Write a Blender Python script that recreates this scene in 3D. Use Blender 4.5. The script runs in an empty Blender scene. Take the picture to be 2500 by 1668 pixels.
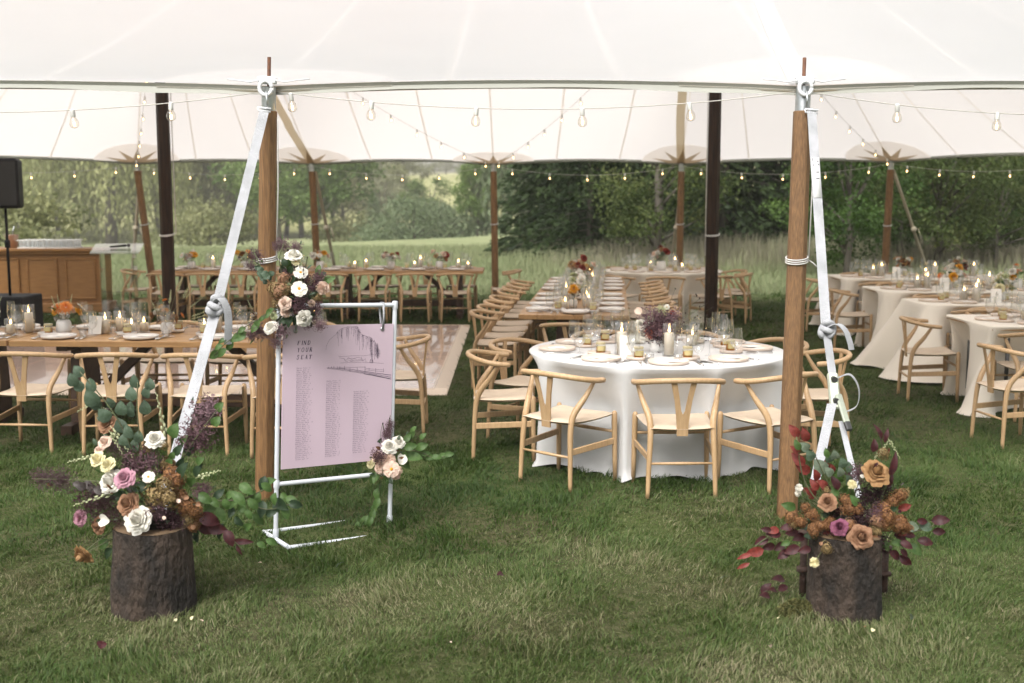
import bpy, bmesh, math, random
import numpy as np
from mathutils import Vector, Matrix

random.seed(7)
RNG = np.random.default_rng(11)
R = math.radians
HAZE = 0.001
scene = bpy.context.scene
COL = scene.collection

# ---------------------------------------------------------------- camera
FPX, W0, H0 = 2800.0, 2500.0, 1668.0          # focal length in photo pixels, photo size
CAM_H, PITCH = 1.83, math.atan(342.0 / 2800.0)
cam_data = bpy.data.cameras.new('camera')
cam_data.sensor_width = 36.0
cam_data.lens = 36.0 * FPX / W0
cam_data.clip_start, cam_data.clip_end = 0.05, 4000
cam_data.dof.use_dof = True
cam_data.dof.focus_distance = 6.5
cam_data.dof.aperture_fstop = 2.5
camera = bpy.data.objects.new('camera', cam_data)
camera.location = (0, 0, CAM_H)
camera.rotation_euler = (math.pi / 2 - PITCH, 0, 0)
COL.objects.link(camera)
scene.camera = camera

# ---------------------------------------------------------------- sky, sun, exposure
SUN_EL, SUN_AZ = R(52), R(-155)               # azimuth clockwise from +Y: hazy afternoon sun behind the camera, to the left
world = bpy.data.worlds.new('World')
scene.world = world
world.use_nodes = True
nt = world.node_tree
bg = nt.nodes['Background']
sky = nt.nodes.new('ShaderNodeTexSky')
sky.sky_type = 'NISHITA'
sky.sun_disc = False
sky.sun_elevation, sky.sun_rotation = SUN_EL, SUN_AZ
sky.air_density, sky.dust_density, sky.ozone_density = 1.0, 6.0, 1.0
hsv = nt.nodes.new('ShaderNodeHueSaturation')
hsv.inputs['Saturation'].default_value = 0.16   # bright overcast: nearly white
nt.links.new(sky.outputs[0], hsv.inputs['Color'])
nt.links.new(hsv.outputs[0], bg.inputs['Color'])
bg.inputs['Strength'].default_value = 0.15
sun_data = bpy.data.lights.new('sun', 'SUN')
sun_data.energy, sun_data.angle, sun_data.color = 2.3, R(36), (1.0, 0.945, 0.87)
sun = bpy.data.objects.new('sun', sun_data)
sun.rotation_euler = (math.pi / 2 - SUN_EL, 0, math.pi - SUN_AZ)
COL.objects.link(sun)
scene.view_settings.view_transform = 'Standard'
scene.view_settings.look = 'None'
scene.view_settings.exposure = 0.53
scene.view_settings.gamma = 1.0
scene.view_settings.use_curve_mapping = False
scene.render.engine = 'CYCLES'
cy = scene.cycles
cy.use_denoising = True
cy.denoiser = 'OPENIMAGEDENOISE'
cy.max_bounces, cy.diffuse_bounces, cy.glossy_bounces = 7, 4, 3
cy.transmission_bounces, cy.transparent_max_bounces = 6, 24
cy.caustics_reflective = cy.caustics_refractive = False
cy.sample_clamp_indirect = 4.0
cy.use_adaptive_sampling = True
cy.adaptive_threshold = 0.03

# ---------------------------------------------------------------- photo pixel -> place
def ray(px, py):
    u, v = (px - W0 / 2) / FPX, (H0 / 2 - py) / FPX
    c, s = math.cos(PITCH), math.sin(PITCH)
    return Vector((u, c + v * s, -s + v * c))
def P(px, py, z=0.0):                           # the point at height z seen at that pixel
    d = ray(px, py)
    return Vector((0, 0, CAM_H)) + d * ((z - CAM_H) / d.z)
def PD(px, py, Y):                              # the point at depth Y seen at that pixel
    d = ray(px, py)
    return Vector((0, 0, CAM_H)) + d * (Y / d.y)
def crop(ox, oy, k):                            # pixel of an enlarged crop -> photo pixel
    return lambda x, y: (ox + x / k, oy + y / k)

# ---------------------------------------------------------------- objects and labels
def tag(o, label, cat, group=None, kind=None):
    o['label'] = label; o['category'] = cat
    if group: o['group'] = group
    if kind: o['kind'] = kind
    return o
def link(o, parent=None):
    COL.objects.link(o)
    if parent is not None: o.parent = parent
    return o
def thing(name, label, cat, loc=(0, 0, 0), rz=0.0, group=None):
    o = bpy.data.objects.new(name, None)
    o.empty_display_size = 0.05
    o.location = loc; o.rotation_euler = (0, 0, rz)
    return link(tag(o, label, cat, group))
def part(name, me, parent=None, loc=(0, 0, 0), rot=None, scale=None):
    o = bpy.data.objects.new(name, me)
    o.location = loc
    if rot is not None:
        if isinstance(rot, Matrix): o.rotation_euler = rot.to_euler()
        else: o.rotation_euler = rot
    if scale is not None: o.scale = scale if hasattr(scale, '__len__') else (scale,) * 3
    return link(o, parent)
def structure(o):
    o['kind'] = 'structure'; return o
def copy_tree(root, loc, rz, label=None, group=None, cat=None):
    def rec(o, par):
        c = o.copy(); COL.objects.link(c)
        c.parent = par
        for ch in o.children: rec(ch, c)
        return c
    c = rec(root, None)
    c.location = loc; c.rotation_euler = (0, 0, rz)
    if label: c['label'] = label
    if group: c['group'] = group
    if cat: c['category'] = cat
    return c
class Proto:                                    # the first placing moves the source, later ones copy it
    def __init__(self, root): self.root, self.used = root, False
    def put(self, loc, rz, label, group=None):
        if not self.used:
            self.used = True
            self.root.location = loc; self.root.rotation_euler = (0, 0, rz)
            self.root['label'] = label
            if group: self.root['group'] = group
            return self.root
        return copy_tree(self.root, loc, rz, label, group)

# ---------------------------------------------------------------- mesh building
class MB:
    def __init__(self): self.v, self.f = [], []
    def add(self, vs, fs):
        n = len(self.v)
        self.v += [tuple(p) for p in vs]
        self.f += [tuple(i + n for i in q) for q in fs]
        return self
    def box(self, c, s, rot=None, taper=1.0):
        x, y, z = s[0] / 2, s[1] / 2, s[2] / 2
        vs = [Vector((sx * x * (taper if sz > 0 else 1), sy * y * (taper if sz > 0 else 1), sz * z)) for sz in (-1, 1) for sy in (-1, 1) for sx in (-1, 1)]
        if rot is not None: vs = [rot @ p for p in vs]
        vs = [p + Vector(c) for p in vs]
        return self.add(vs, [(0, 2, 3, 1), (4, 5, 7, 6), (0, 1, 5, 4), (2, 6, 7, 3), (0, 4, 6, 2), (1, 3, 7, 5)])
    def beam(self, a, b, w, h):                 # a box from a to b
        a, b = Vector(a), Vector(b); d = b - a
        q = d.to_track_quat('Y', 'Z').to_matrix()
        return self.box((a + b) / 2, (w, d.length, h), q)
    def tube(self, pts, rad, n=8, caps=True, flat=None):
        pts = [Vector(p) for p in pts]; m = len(pts)
        if not hasattr(rad, '__len__'): rad = [rad] * m
        vs, fs = [], []
        up = None
        for i, p in enumerate(pts):
            t = (pts[min(i + 1, m - 1)] - pts[max(i - 1, 0)]).normalized()
            if up is None:
                up = Vector((0, 0, 1)) if abs(t.z) < 0.9 else Vector((0, 1, 0))
            sd = t.cross(up)
            if sd.length < 1e-5: sd = t.orthogonal()
            sd.normalize(); up = sd.cross(t).normalized()
            for k in range(n):
                a = 2 * math.pi * k / n
                fx = 1.0 if flat is None else flat
                vs.append(p + (sd * math.cos(a) * fx + up * math.sin(a)) * rad[i])
        for i in range(m - 1):
            for k in range(n):
                k2 = (k + 1) % n
                fs.append((i * n + k, i * n + k2, (i + 1) * n + k2, (i + 1) * n + k))
        if caps:
            fs.append(tuple(range(n - 1, -1, -1)))
            fs.append(tuple((m - 1) * n + k for k in range(n)))
        return self.add(vs, fs)
    def lathe(self, prof, n=16, c=(0, 0, 0), close=True):
        c = Vector(c); vs, fs = [], []
        for r, z in prof:
            for k in range(n):
                a = 2 * math.pi * k / n
                vs.append(c + Vector((r * math.cos(a), r * math.sin(a), z)))
        for i in range(len(prof) - 1):
            for k in range(n):
                k2 = (k + 1) % n
                fs.append((i * n + k, i * n + k2, (i + 1) * n + k2, (i + 1) * n + k))
        if close:
            if prof[0][0] > 1e-6: fs.append(tuple(range(n - 1, -1, -1)))
            if prof[-1][0] > 1e-6: fs.append(tuple((len(prof) - 1) * n + k for k in range(n)))
        return self.add(vs, fs)
    def grid(self, fn, nu, nv, wrap=False):     # fn(u, v) with u, v in 0..1
        vs = [fn(i / nu, j / nv) for j in range(nv + 1) for i in range(nu + (0 if wrap else 1))]
        w = nu if wrap else nu + 1
        fs = [(j * w + i, j * w + (i + 1) % w, (j + 1) * w + (i + 1) % w, (j + 1) * w + i) for j in range(nv) for i in range(nu)]
        return self.add(vs, fs)
    def prism(self, poly, t, axis='Y'):         # an outline in x,z given thickness along y
        n = len(poly)
        vs = [(x, -t / 2, z) for x, z in poly] + [(x, t / 2, z) for x, z in poly]
        fs = [tuple(range(n)), tuple(range(2 * n - 1, n - 1, -1))]
        fs += [(i, i + n, (i + 1) % n + n, (i + 1) % n) for i in range(n)]
        return self.add(vs, fs)
    def ribbon(self, pts, w, side, t=0.0):      # a strap along pts; side = its width direction
        pts = [Vector(p) for p in pts]; s = Vector(side).normalized() * w / 2
        vs, fs = [], []
        m = len(pts)
        if t:
            for i, p in enumerate(pts):
                tg = (pts[min(i + 1, m - 1)] - pts[max(i - 1, 0)]).normalized()
                nn = tg.cross(s).normalized() * t / 2
                vs += [p - s - nn, p + s - nn, p + s + nn, p - s + nn]
            for i in range(m - 1):
                for k in range(4):
                    fs.append((i * 4 + k, i * 4 + (k + 1) % 4, i * 4 + 4 + (k + 1) % 4, i * 4 + 4 + k))
            fs += [(3, 2, 1, 0), tuple((m - 1) * 4 + k for k in range(4))]
        else:
            for p in pts: vs += [p - s, p + s]
            fs = [(2 * i, 2 * i + 1, 2 * i + 3, 2 * i + 2) for i in range(m - 1)]
        return self.add(vs, fs)
    def mesh(self, name, m, smooth=True, bevel=0.0):
        me = bpy.data.meshes.new(name)
        me.from_pydata(self.v, [], self.f)
        if bevel > 0 or True:
            bm = bmesh.new(); bm.from_mesh(me)
            bmesh.ops.recalc_face_normals(bm, faces=bm.faces)
            if bevel > 0:
                bmesh.ops.bevel(bm, geom=[e for e in bm.edges if e.calc_face_angle(0) > 0.6], offset=bevel, segments=1, affect='EDGES', profile=0.5)
            bm.to_mesh(me); bm.free()
        me.materials.append(m)
        if smooth:
            me.polygons.foreach_set('use_smooth', [True] * len(me.polygons))
            if smooth == 'auto' or bevel > 0:
                me.set_sharp_from_angle(angle=R(40))
        return me

def np_mesh(name, verts, faces, m, tint=None, smooth=False, attr='tint'):   # faces: array (n, k)
    me = bpy.data.meshes.new(name)
    verts = np.asarray(verts, np.float32); faces = np.asarray(faces, np.int32)
    n, k = faces.shape
    me.vertices.add(len(verts)); me.vertices.foreach_set('co', verts.ravel())
    me.loops.add(n * k); me.loops.foreach_set('vertex_index', faces.ravel())
    me.polygons.add(n)
    me.polygons.foreach_set('loop_start', np.arange(0, n * k, k, dtype=np.int32))
    me.update(calc_edges=True)
    if tint is not None:
        a = me.attributes.new(attr, 'FLOAT', 'POINT')
        a.data.foreach_set('value', np.asarray(tint, np.float32))
    if smooth: me.polygons.foreach_set('use_smooth', np.ones(n, dtype=bool))
    me.materials.append(m)
    return me

# ---------------------------------------------------------------- materials
MATS = {}
def node(nt, typ, **kw):
    n = nt.nodes.new(typ)
    for k, v in kw.items():
        if k in n.inputs.keys(): n.inputs[k].default_value = v
        else: setattr(n, k, v)
    return n
def mat(name, col, rough=0.6, col2=None, scale=6.0, stretch=(1, 1, 1), detail=4.0, bump=0.0, bscale=None, metal=0.0, transl=0.0, spec=0.5, coat=0.0, lo=0.35, hi=0.65, coords='Object', sheen=0.0, rand=0.0, attr=None, bdist=0.02):
    """a plain or two-tone procedural surface"""
    if name in MATS: return MATS[name]
    m = bpy.data.materials.new(name); MATS[name] = m
    m.use_nodes = True
    t = m.node_tree; L = t.links
    b = t.nodes['Principled BSDF']; out = t.nodes['Material Output']
    c4 = lambda c: (c[0], c[1], c[2], 1)
    b.inputs['Roughness'].default_value = rough
    b.inputs['Metallic'].default_value = metal
    b.inputs['Specular IOR Level'].default_value = spec
    b.inputs['Coat Weight'].default_value = coat
    b.inputs['Sheen Weight'].default_value = sheen
    csock = None
    if col2 is not None or bump:
        tc = node(t, 'ShaderNodeTexCoord'); mp = node(t, 'ShaderNodeMapping')
        mp.inputs['Scale'].default_value = stretch
        L.new(tc.outputs[coords], mp.inputs['Vector'])
        if rand:
            oi = node(t, 'ShaderNodeObjectInfo'); mu = node(t, 'ShaderNodeMath', operation='MULTIPLY'); mu.inputs[1].default_value = 37.0
            L.new(oi.outputs['Random'], mu.inputs[0]); L.new(mu.outputs[0], mp.inputs['Location'])
    if col2 is not None:
        if attr:
            nz = node(t, 'ShaderNodeAttribute', attribute_name=attr); src = nz.outputs['Fac']
        else:
            nz = node(t, 'ShaderNodeTexNoise'); nz.inputs['Scale'].default_value = scale; nz.inputs['Detail'].default_value = detail
            L.new(mp.outputs[0], nz.inputs['Vector']); src = nz.outputs['Fac']
        mr = node(t, 'ShaderNodeMapRange'); mr.inputs['From Min'].default_value = lo; mr.inputs['From Max'].default_value = hi
        L.new(src, mr.inputs['Value'])
        mx = node(t, 'ShaderNodeMix', data_type='RGBA')
        mx.inputs[6].default_value = c4(col); mx.inputs[7].default_value = c4(col2)
        L.new(mr.outputs[0], mx.inputs[0])
        csock = mx.outputs[2]
    if rand and csock is not None:
        h = node(t, 'ShaderNodeHueSaturation'); oi2 = node(t, 'ShaderNodeObjectInfo'); mr2 = node(t, 'ShaderNodeMapRange')
        mr2.inputs['To Min'].default_value = 1 - rand; mr2.inputs['To Max'].default_value = 1 + rand
        L.new(oi2.outputs['Random'], mr2.inputs['Value']); L.new(mr2.outputs[0], h.inputs['Value']); L.new(csock, h.inputs['Color'])
        csock = h.outputs[0]
    if csock is not None: L.new(csock, b.inputs['Base Color'])
    else: b.inputs['Base Color'].default_value = c4(col)
    if bump:
        nb = node(t, 'ShaderNodeTexNoise'); nb.inputs['Scale'].default_value = bscale or scale * 3; nb.inputs['Detail'].default_value = 5
        L.new(mp.outputs[0], nb.inputs['Vector'])
        bp = node(t, 'ShaderNodeBump'); bp.inputs['Strength'].default_value = bump; bp.inputs['Distance'].default_value = bdist
        L.new(nb.outputs['Fac'], bp.inputs['Height']); L.new(bp.outputs[0], b.inputs['Normal'])
    if transl:
        tr = node(t, 'ShaderNodeBsdfTranslucent'); ms = node(t, 'ShaderNodeMixShader'); ms.inputs[0].default_value = transl
        if csock is not None: L.new(csock, tr.inputs['Color'])
        else: tr.inputs['Color'].default_value = c4(col)
        L.new(b.outputs[0], ms.inputs[1]); L.new(tr.outputs[0], ms.inputs[2]); L.new(ms.outputs[0], out.inputs['Surface'])
    return m
def emit(name, col, strength):
    if name in MATS: return MATS[name]
    m = bpy.data.materials.new(name); MATS[name] = m; m.use_nodes = True
    b = m.node_tree.nodes['Principled BSDF']
    b.inputs['Base Color'].default_value = (*col, 1)
    b.inputs['Emission Color'].default_value = (*col, 1); b.inputs['Emission Strength'].default_value = strength
    m.cycles.emission_sampling = 'NONE'
    return m
def thin_glass(name, tintc=(0.97, 0.98, 0.98), ior=1.5, rough=0.02, base=0.03):
    if name in MATS: return MATS[name]
    m = bpy.data.materials.new(name); MATS[name] = m; m.use_nodes = True
    t = m.node_tree; L = t.links; t.nodes.remove(t.nodes['Principled BSDF'])
    fr = node(t, 'ShaderNodeLayerWeight'); fr.inputs['Blend'].default_value = 0.5      # same on both sides of the thin wall
    pw_ = node(t, 'ShaderNodeMath', operation='POWER'); pw_.inputs[1].default_value = 2.6
    L.new(fr.outputs['Facing'], pw_.inputs[0])
    sc_ = node(t, 'ShaderNodeMath', operation='MULTIPLY'); sc_.inputs[1].default_value = 0.8; L.new(pw_.outputs[0], sc_.inputs[0])
    ad = node(t, 'ShaderNodeMath', operation='ADD', use_clamp=True); ad.inputs[1].default_value = base
    L.new(sc_.outputs[0], ad.inputs[0])
    tp = node(t, 'ShaderNodeBsdfTransparent'); tp.inputs['Color'].default_value = (*tintc, 1)
    gl = node(t, 'ShaderNodeBsdfGlossy'); gl.inputs['Roughness'].default_value = rough
    ms = node(t, 'ShaderNodeMixShader')
    L.new(ad.outputs[0], ms.inputs[0]); L.new(tp.outputs[0], ms.inputs[1]); L.new(gl.outputs[0], ms.inputs[2])
    L.new(ms.outputs[0], t.nodes['Material Output'].inputs['Surface'])
    return m

def vnoise(x, y, scale, seed):                  # smooth noise in -1..1 from a few random waves
    g = np.random.default_rng(seed); o = 0
    for i in range(10):
        a = g.uniform(0, 6.283); k = scale * g.uniform(0.5, 2.0); ph = g.uniform(0, 6.283)
        o = o + np.sin((x * math.cos(a) + y * math.sin(a)) * k + ph)
    return o / 4.2
# ================================================================ the ground
def smooth(a, b, x):
    t = np.clip((np.asarray(x, float) - a) / (b - a), 0, 1); return t * t * (3 - 2 * t)
def terrain(x, y):
    x = np.asarray(x, float); y = np.asarray(y, float)
    d = np.hypot(x, y)
    h = smooth(40, 115, d) * (-0.7 - 2.3 * smooth(8, -10, x)) + smooth(150, 340, d) * (13.0 + 4 * np.sin(x / 150.0)) + smooth(330, 900, d) * 14
    h = h + 0.35 * vnoise(x, y, 0.06, 5) * smooth(32, 60, d)
    return h
def ground_mat():
    m = bpy.data.materials.new('lawn_and_fields'); m.use_nodes = True
    t = m.node_tree; L = t.links; b = t.nodes['Principled BSDF']; b.inputs['Roughness'].default_value = 0.95
    b.inputs['Specular IOR Level'].default_value = 0.1
    geo = node(t, 'ShaderNodeNewGeometry')
    def noise(sc, det=6):
        n = node(t, 'ShaderNodeTexNoise'); n.inputs['Scale'].default_value = sc; n.inputs['Detail'].default_value = det
        L.new(geo.outputs['Position'], n.inputs['Vector']); return n.outputs['Fac']
    def mix(f, a, bb, lo=None, hi=None):
        if lo is not None:
            r = node(t, 'ShaderNodeMapRange'); r.inputs['From Min'].default_value = lo; r.inputs['From Max'].default_value = hi
            L.new(f, r.inputs['Value']); f = r.outputs[0]
        x = node(t, 'ShaderNodeMix', data_type='RGBA'); L.new(f, x.inputs[0])
        for k, c in ((6, a), (7, bb)):
            if isinstance(c, tuple): x.inputs[k].default_value = (*c, 1)
            else: L.new(c, x.inputs[k])
        return x.outputs[2]
    lawn = mix(noise(14), (0.035, 0.045, 0.015), (0.10, 0.09, 0.05), 0.35, 0.7)
    lawn = mix(noise(0.9), lawn, (0.06, 0.085, 0.024), 0.4, 0.75)
    meadow = mix(noise(0.6), (0.24, 0.28, 0.14), (0.31, 0.33, 0.18), 0.35, 0.65)
    field = mix(noise(0.02), (0.30, 0.31, 0.13), (0.36, 0.35, 0.17), 0.35, 0.65)
    ln = node(t, 'ShaderNodeVectorMath', operation='LENGTH'); L.new(geo.outputs['Position'], ln.inputs[0])
    c = mix(ln.outputs['Value'], lawn, meadow, 20, 34)
    c = mix(ln.outputs['Value'], c, field, 130, 190)
    L.new(c, b.inputs['Base Color'])
    bp = node(t, 'ShaderNodeBump'); bp.inputs['Strength'].default_value = 0.7; bp.inputs['Distance'].default_value = 0.05
    L.new(noise(45, 8), bp.inputs['Height']); L.new(bp.outputs[0], b.inputs['Normal'])
    return m
rr = np.concatenate([[0.5], np.linspace(2, 60, 30), np.geomspace(66, 900, 34)])
aa = np.linspace(0, 2 * math.pi, 145)[:-1]
gx = np.outer(rr, np.sin(aa)); gy = np.outer(rr, np.cos(aa)); gz = terrain(gx, gy)
gv = np.stack([gx, gy, gz], -1).reshape(-1, 3)
nr, na = len(rr), len(aa)
I, J = np.meshgrid(np.arange(nr - 1), np.arange(na), indexing='ij')
gf = np.stack([I * na + J, I * na + (J + 1) % na, (I + 1) * na + (J + 1) % na, (I + 1) * na + J], -1).reshape(-1, 4)[:, ::-1]
gv = np.vstack([gv, [[0, 0, 0]]])
g_mat = ground_mat()
ground = structure(part('ground', np_mesh('ground', gv, gf, g_mat, smooth=True)))
cap = np.array([[nr * na, j, (j + 1) % na] for j in range(na)])
bmg = bmesh.new(); bmg.from_mesh(ground.data); bmg.verts.ensure_lookup_table()
for q in cap:
    bmg.faces.new([bmg.verts[int(i)] for i in q[::-1]])
bmesh.ops.recalc_face_normals(bmg, faces=bmg.faces)
bmg.to_mesh(ground.data); bmg.free()

# ---- short lawn grass: far more blades than anyone could count
def leaf_color_mat(name, stops, rough=0.6, transl=0.35, attr='tint', spec=0.3):
    if name in MATS: return MATS[name]
    m = bpy.data.materials.new(name); MATS[name] = m; m.use_nodes = True
    t = m.node_tree; L = t.links; b = t.nodes['Principled BSDF']
    at = node(t, 'ShaderNodeAttribute', attribute_name=attr)
    cr = node(t, 'ShaderNodeValToRGB')
    el = cr.color_ramp.elements
    while len(el) < len(stops): el.new(0.5)
    for e, (p, c) in zip(el, stops): e.position = p; e.color = (*c, 1)
    L.new(at.outputs['Fac'], cr.inputs[0])
    oi = node(t, 'ShaderNodeObjectInfo'); h = node(t, 'ShaderNodeHueSaturation'); mr = node(t, 'ShaderNodeMapRange')
    mr.inputs['To Min'].default_value = 0.85; mr.inputs['To Max'].default_value = 1.15
    L.new(oi.outputs['Random'], mr.inputs['Value']); L.new(mr.outputs[0], h.inputs['Value']); L.new(cr.outputs[0], h.inputs['Color'])
    L.new(h.outputs[0], b.inputs['Base Color']); b.inputs['Roughness'].default_value = rough; b.inputs['Specular IOR Level'].default_value = spec
    tr = node(t, 'ShaderNodeBsdfTranslucent'); L.new(h.outputs[0], tr.inputs['Color'])
    ms = node(t, 'ShaderNodeMixShader'); ms.inputs[0].default_value = transl
    L.new(b.outputs[0], ms.inputs[1]); L.new(tr.outputs[0], ms.inputs[2]); L.new(ms.outputs[0], t.nodes['Material Output'].inputs['Surface'])
    return m
grass_mat = leaf_color_mat('grass_blades', [(0.0, (0.026, 0.056, 0.010)), (0.4, (0.056, 0.104, 0.020)), (0.66, (0.115, 0.145, 0.048)), (1.0, (0.29, 0.26, 0.16))], 0.55, 0.3)
DANCE = (-6.6, -0.62, 10.75, 16.75)             # dance floor x0 x1 y0 y1
def grass_band(y0, y1, dens, hh, ww, segs):
    xm = 0.5 * y1 + 1.5
    n = int(dens * (y1 - y0) * 2 * xm)
    x = RNG.uniform(-xm, xm, n); y = RNG.uniform(y0, y1, n)
    keep = (np.abs(x) < 0.5 * y + 1.3) & ~((x > DANCE[0]) & (x < DANCE[1]) & (y > DANCE[2]) & (y < DANCE[3]))
    x, y = x[keep], y[keep]; n = len(x)
    dry = vnoise(x, y, 1.4, 1) * 0.5 + vnoise(x, y, 4.5, 2) * 0.35 + 0.25 * vnoise(x, y, 11, 6)
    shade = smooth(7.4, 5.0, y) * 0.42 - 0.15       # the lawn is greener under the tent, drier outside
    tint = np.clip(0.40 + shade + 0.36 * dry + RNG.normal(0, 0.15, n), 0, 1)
    clump = 0.75 + 0.45 * vnoise(x, y, 9, 3) + 0.4 * vnoise(x, y, 24, 8)
    h = hh * np.clip(clump, 0.35, 1.6) * RNG.uniform(0.5, 1.3, n)
    w = ww * RNG.uniform(0.6, 1.2, n)
    a = RNG.uniform(0, 6.283, n); comb = 2.5 * vnoise(x, y, 2.2, 9)
    la = np.where(RNG.random(n) < 0.55, comb + RNG.normal(0, .6, n), RNG.uniform(0, 6.283, n))
    lean = h * RNG.uniform(0.25, 1.25, n)
    sx, sy = np.cos(a) * w / 2, np.sin(a) * w / 2
    lx, ly = np.cos(la) * lean, np.sin(la) * lean
    z0 = terrain(x, y) - 0.004
    p = lambda fx, fz, s: np.stack([x + lx * fx + sx * s, y + ly * fx + sy * s, z0 + h * fz], -1)
    if segs == 1:
        v = np.stack([p(0, 0, 1), p(0, 0, -1), p(1, 0.85, 0)], 1).reshape(-1, 3)
        f = np.arange(n * 3).reshape(-1, 3); k = 3
    else:
        v = np.stack([p(0, 0, 1), p(0, 0, -1), p(.38, .62, -.8), p(.38, .62, .8), p(1, .88, 0)], 1).reshape(-1, 3)
        b = np.arange(n)[:, None] * 5
        f = np.concatenate([b + [0, 1, 2], b + [0, 2, 3], b + [3, 2, 4]]); k = 5
    return v, f, np.repeat(tint, k)
vs, fs, ts, off = [], [], [], 0
for args in ((3.5, 6.0, 11000, .040, .0042, 2), (6.0, 8.6, 6000, .042, .0056, 2), (8.6, 13.5, 1700, .05, .009, 1), (13.5, 24, 520, .06, .016, 1)):
    v, f, t = grass_band(*args)
    vs.append(v); fs.append(f + off); ts.append(t); off += len(v)
lawn_o = part('grass', np_mesh('grass', np.concatenate(vs), np.concatenate(fs), grass_mat, np.concatenate(ts)))
tag(lawn_o, 'short green lawn grass with pale dry patches', 'grass', kind='stuff')

# ---- taller meadow grass beyond the tent
n = 90000
y = RNG.uniform(22.5, 46, n); x = RNG.uniform(-1, 1, n) * (0.5 * y + 3)
tall = np.clip(0.25 + 1.2 * smooth(-2, 5, x) * smooth(27, 31, y), .2, 1.3)
h = tall * RNG.uniform(.35, .8, n); w = RNG.uniform(.012, .03, n); a = RNG.uniform(0, 6.283, n); lx = RNG.normal(0, .18, n) * h; ly = RNG.normal(0, .18, n) * h
z0 = terrain(x, y)
v = np.stack([np.stack([x + np.cos(a) * w, y + np.sin(a) * w, z0], -1), np.stack([x - np.cos(a) * w, y - np.sin(a) * w, z0], -1), np.stack([x + lx, y + ly, z0 + h], -1)], 1).reshape(-1, 3)
dryt = np.clip(0.25 + 0.55 * smooth(0.4, 1.1, tall) + .15 * vnoise(x, y, .5, 4) + RNG.normal(0, .12, n), 0, 1)
meadow_mat = leaf_color_mat('meadow_blades', [(0.0, (0.24, 0.29, 0.15)), (0.5, (0.31, 0.33, 0.19)), (1.0, (0.28, 0.25, 0.19))], .8, .35)
tag(part('meadow_grass', np_mesh('meadow', v, np.arange(n * 3).reshape(-1, 3), meadow_mat, np.repeat(dryt, 3))), 'tall pale meadow grass growing wild beyond the tent', 'grass', kind='stuff')

# ================================================================ the tent
EAVE, TR, TY, PKL, PKR = 2.50, 6.6, 13.45, -4.03, 2.34     # eave height, half width, ridge line, peak x of the two centre poles
fabric = None
def fabric_mat(name, col, trans, rough=0.55, tcol=None):
    if name in MATS: return MATS[name]
    m = bpy.data.materials.new(name); MATS[name] = m; m.use_nodes = True
    t = m.node_tree; L = t.links; b = t.nodes['Principled BSDF']
    geo = node(t, 'ShaderNodeNewGeometry'); nz = node(t, 'ShaderNodeTexNoise'); nz.inputs['Scale'].default_value = 1.3; nz.inputs['Detail'].default_value = 8
    L.new(geo.outputs['Position'], nz.inputs['Vector'])
    mr = node(t, 'ShaderNodeMapRange'); mr.inputs['To Min'].default_value = 0.94; mr.inputs['To Max'].default_value = 1.03
    L.new(nz.outputs['Fac'], mr.inputs['Value'])
    mu = node(t, 'ShaderNodeMix', data_type='RGBA', blend_type='MULTIPLY'); mu.inputs[0].default_value = 1
    mu.inputs[6].default_value = (*col, 1); L.new(mr.outputs[0], mu.inputs[7])
    L.new(mu.outputs[2], b.inputs['Base Color']); b.inputs['Roughness'].default_value = rough; b.inputs['Specular IOR Level'].default_value = 0.25
    tr = node(t, 'ShaderNodeBsdfTranslucent')
    if tcol: tr.inputs['Color'].default_value = (*tcol, 1)
    else: L.new(mu.outputs[2], tr.inputs['Color'])
    bp = node(t, 'ShaderNodeBump'); bp.inputs['Strength'].default_value = 0.12; bp.inputs['Distance'].default_value = 0.05
    nb = node(t, 'ShaderNodeTexNoise'); nb.inputs['Scale'].default_value = 2.2; L.new(geo.outputs['Position'], nb.inputs['Vector'])
    L.new(nb.outputs['Fac'], bp.inputs['Height']); L.new(bp.outputs[0], b.inputs['Normal'])
    ms = node(t, 'ShaderNodeMixShader'); ms.inputs[0].default_value = trans
    L.new(b.outputs[0], ms.inputs[1]); L.new(tr.outputs[0], ms.inputs[2]); L.new(ms.outputs[0], t.nodes['Material Output'].inputs['Surface'])
    return m
sail = fabric_mat('sailcloth', (0.86, 0.88, 0.915), 0.62, tcol=(0.91, 0.865, 0.84))
sail_seam = fabric_mat('sailcloth_seam', (0.90, 0.86, 0.80), 0.72)
sail_patch = fabric_mat('sailcloth_patch', (0.95, 0.91, 0.86), 0.80)
sail_star = fabric_mat('sailcloth_star', (0.56, 0.46, 0.33), 0.6)
sail_band = fabric_mat('sailcloth_band', (.84, .855, .89), .66, tcol=(.86, .84, .83))
sail_web = fabric_mat('sailcloth_webbing', (0.72, 0.62, 0.45), 0.6)
sail_trim = fabric_mat('sailcloth_trim', (0.33, 0.335, 0.30), 0.05)
white_web = mat('white_webbing', (0.45, 0.46, 0.49), 0.75, (0.35, 0.36, 0.38), 9, detail=8, bump=0.5, bscale=160)

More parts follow.
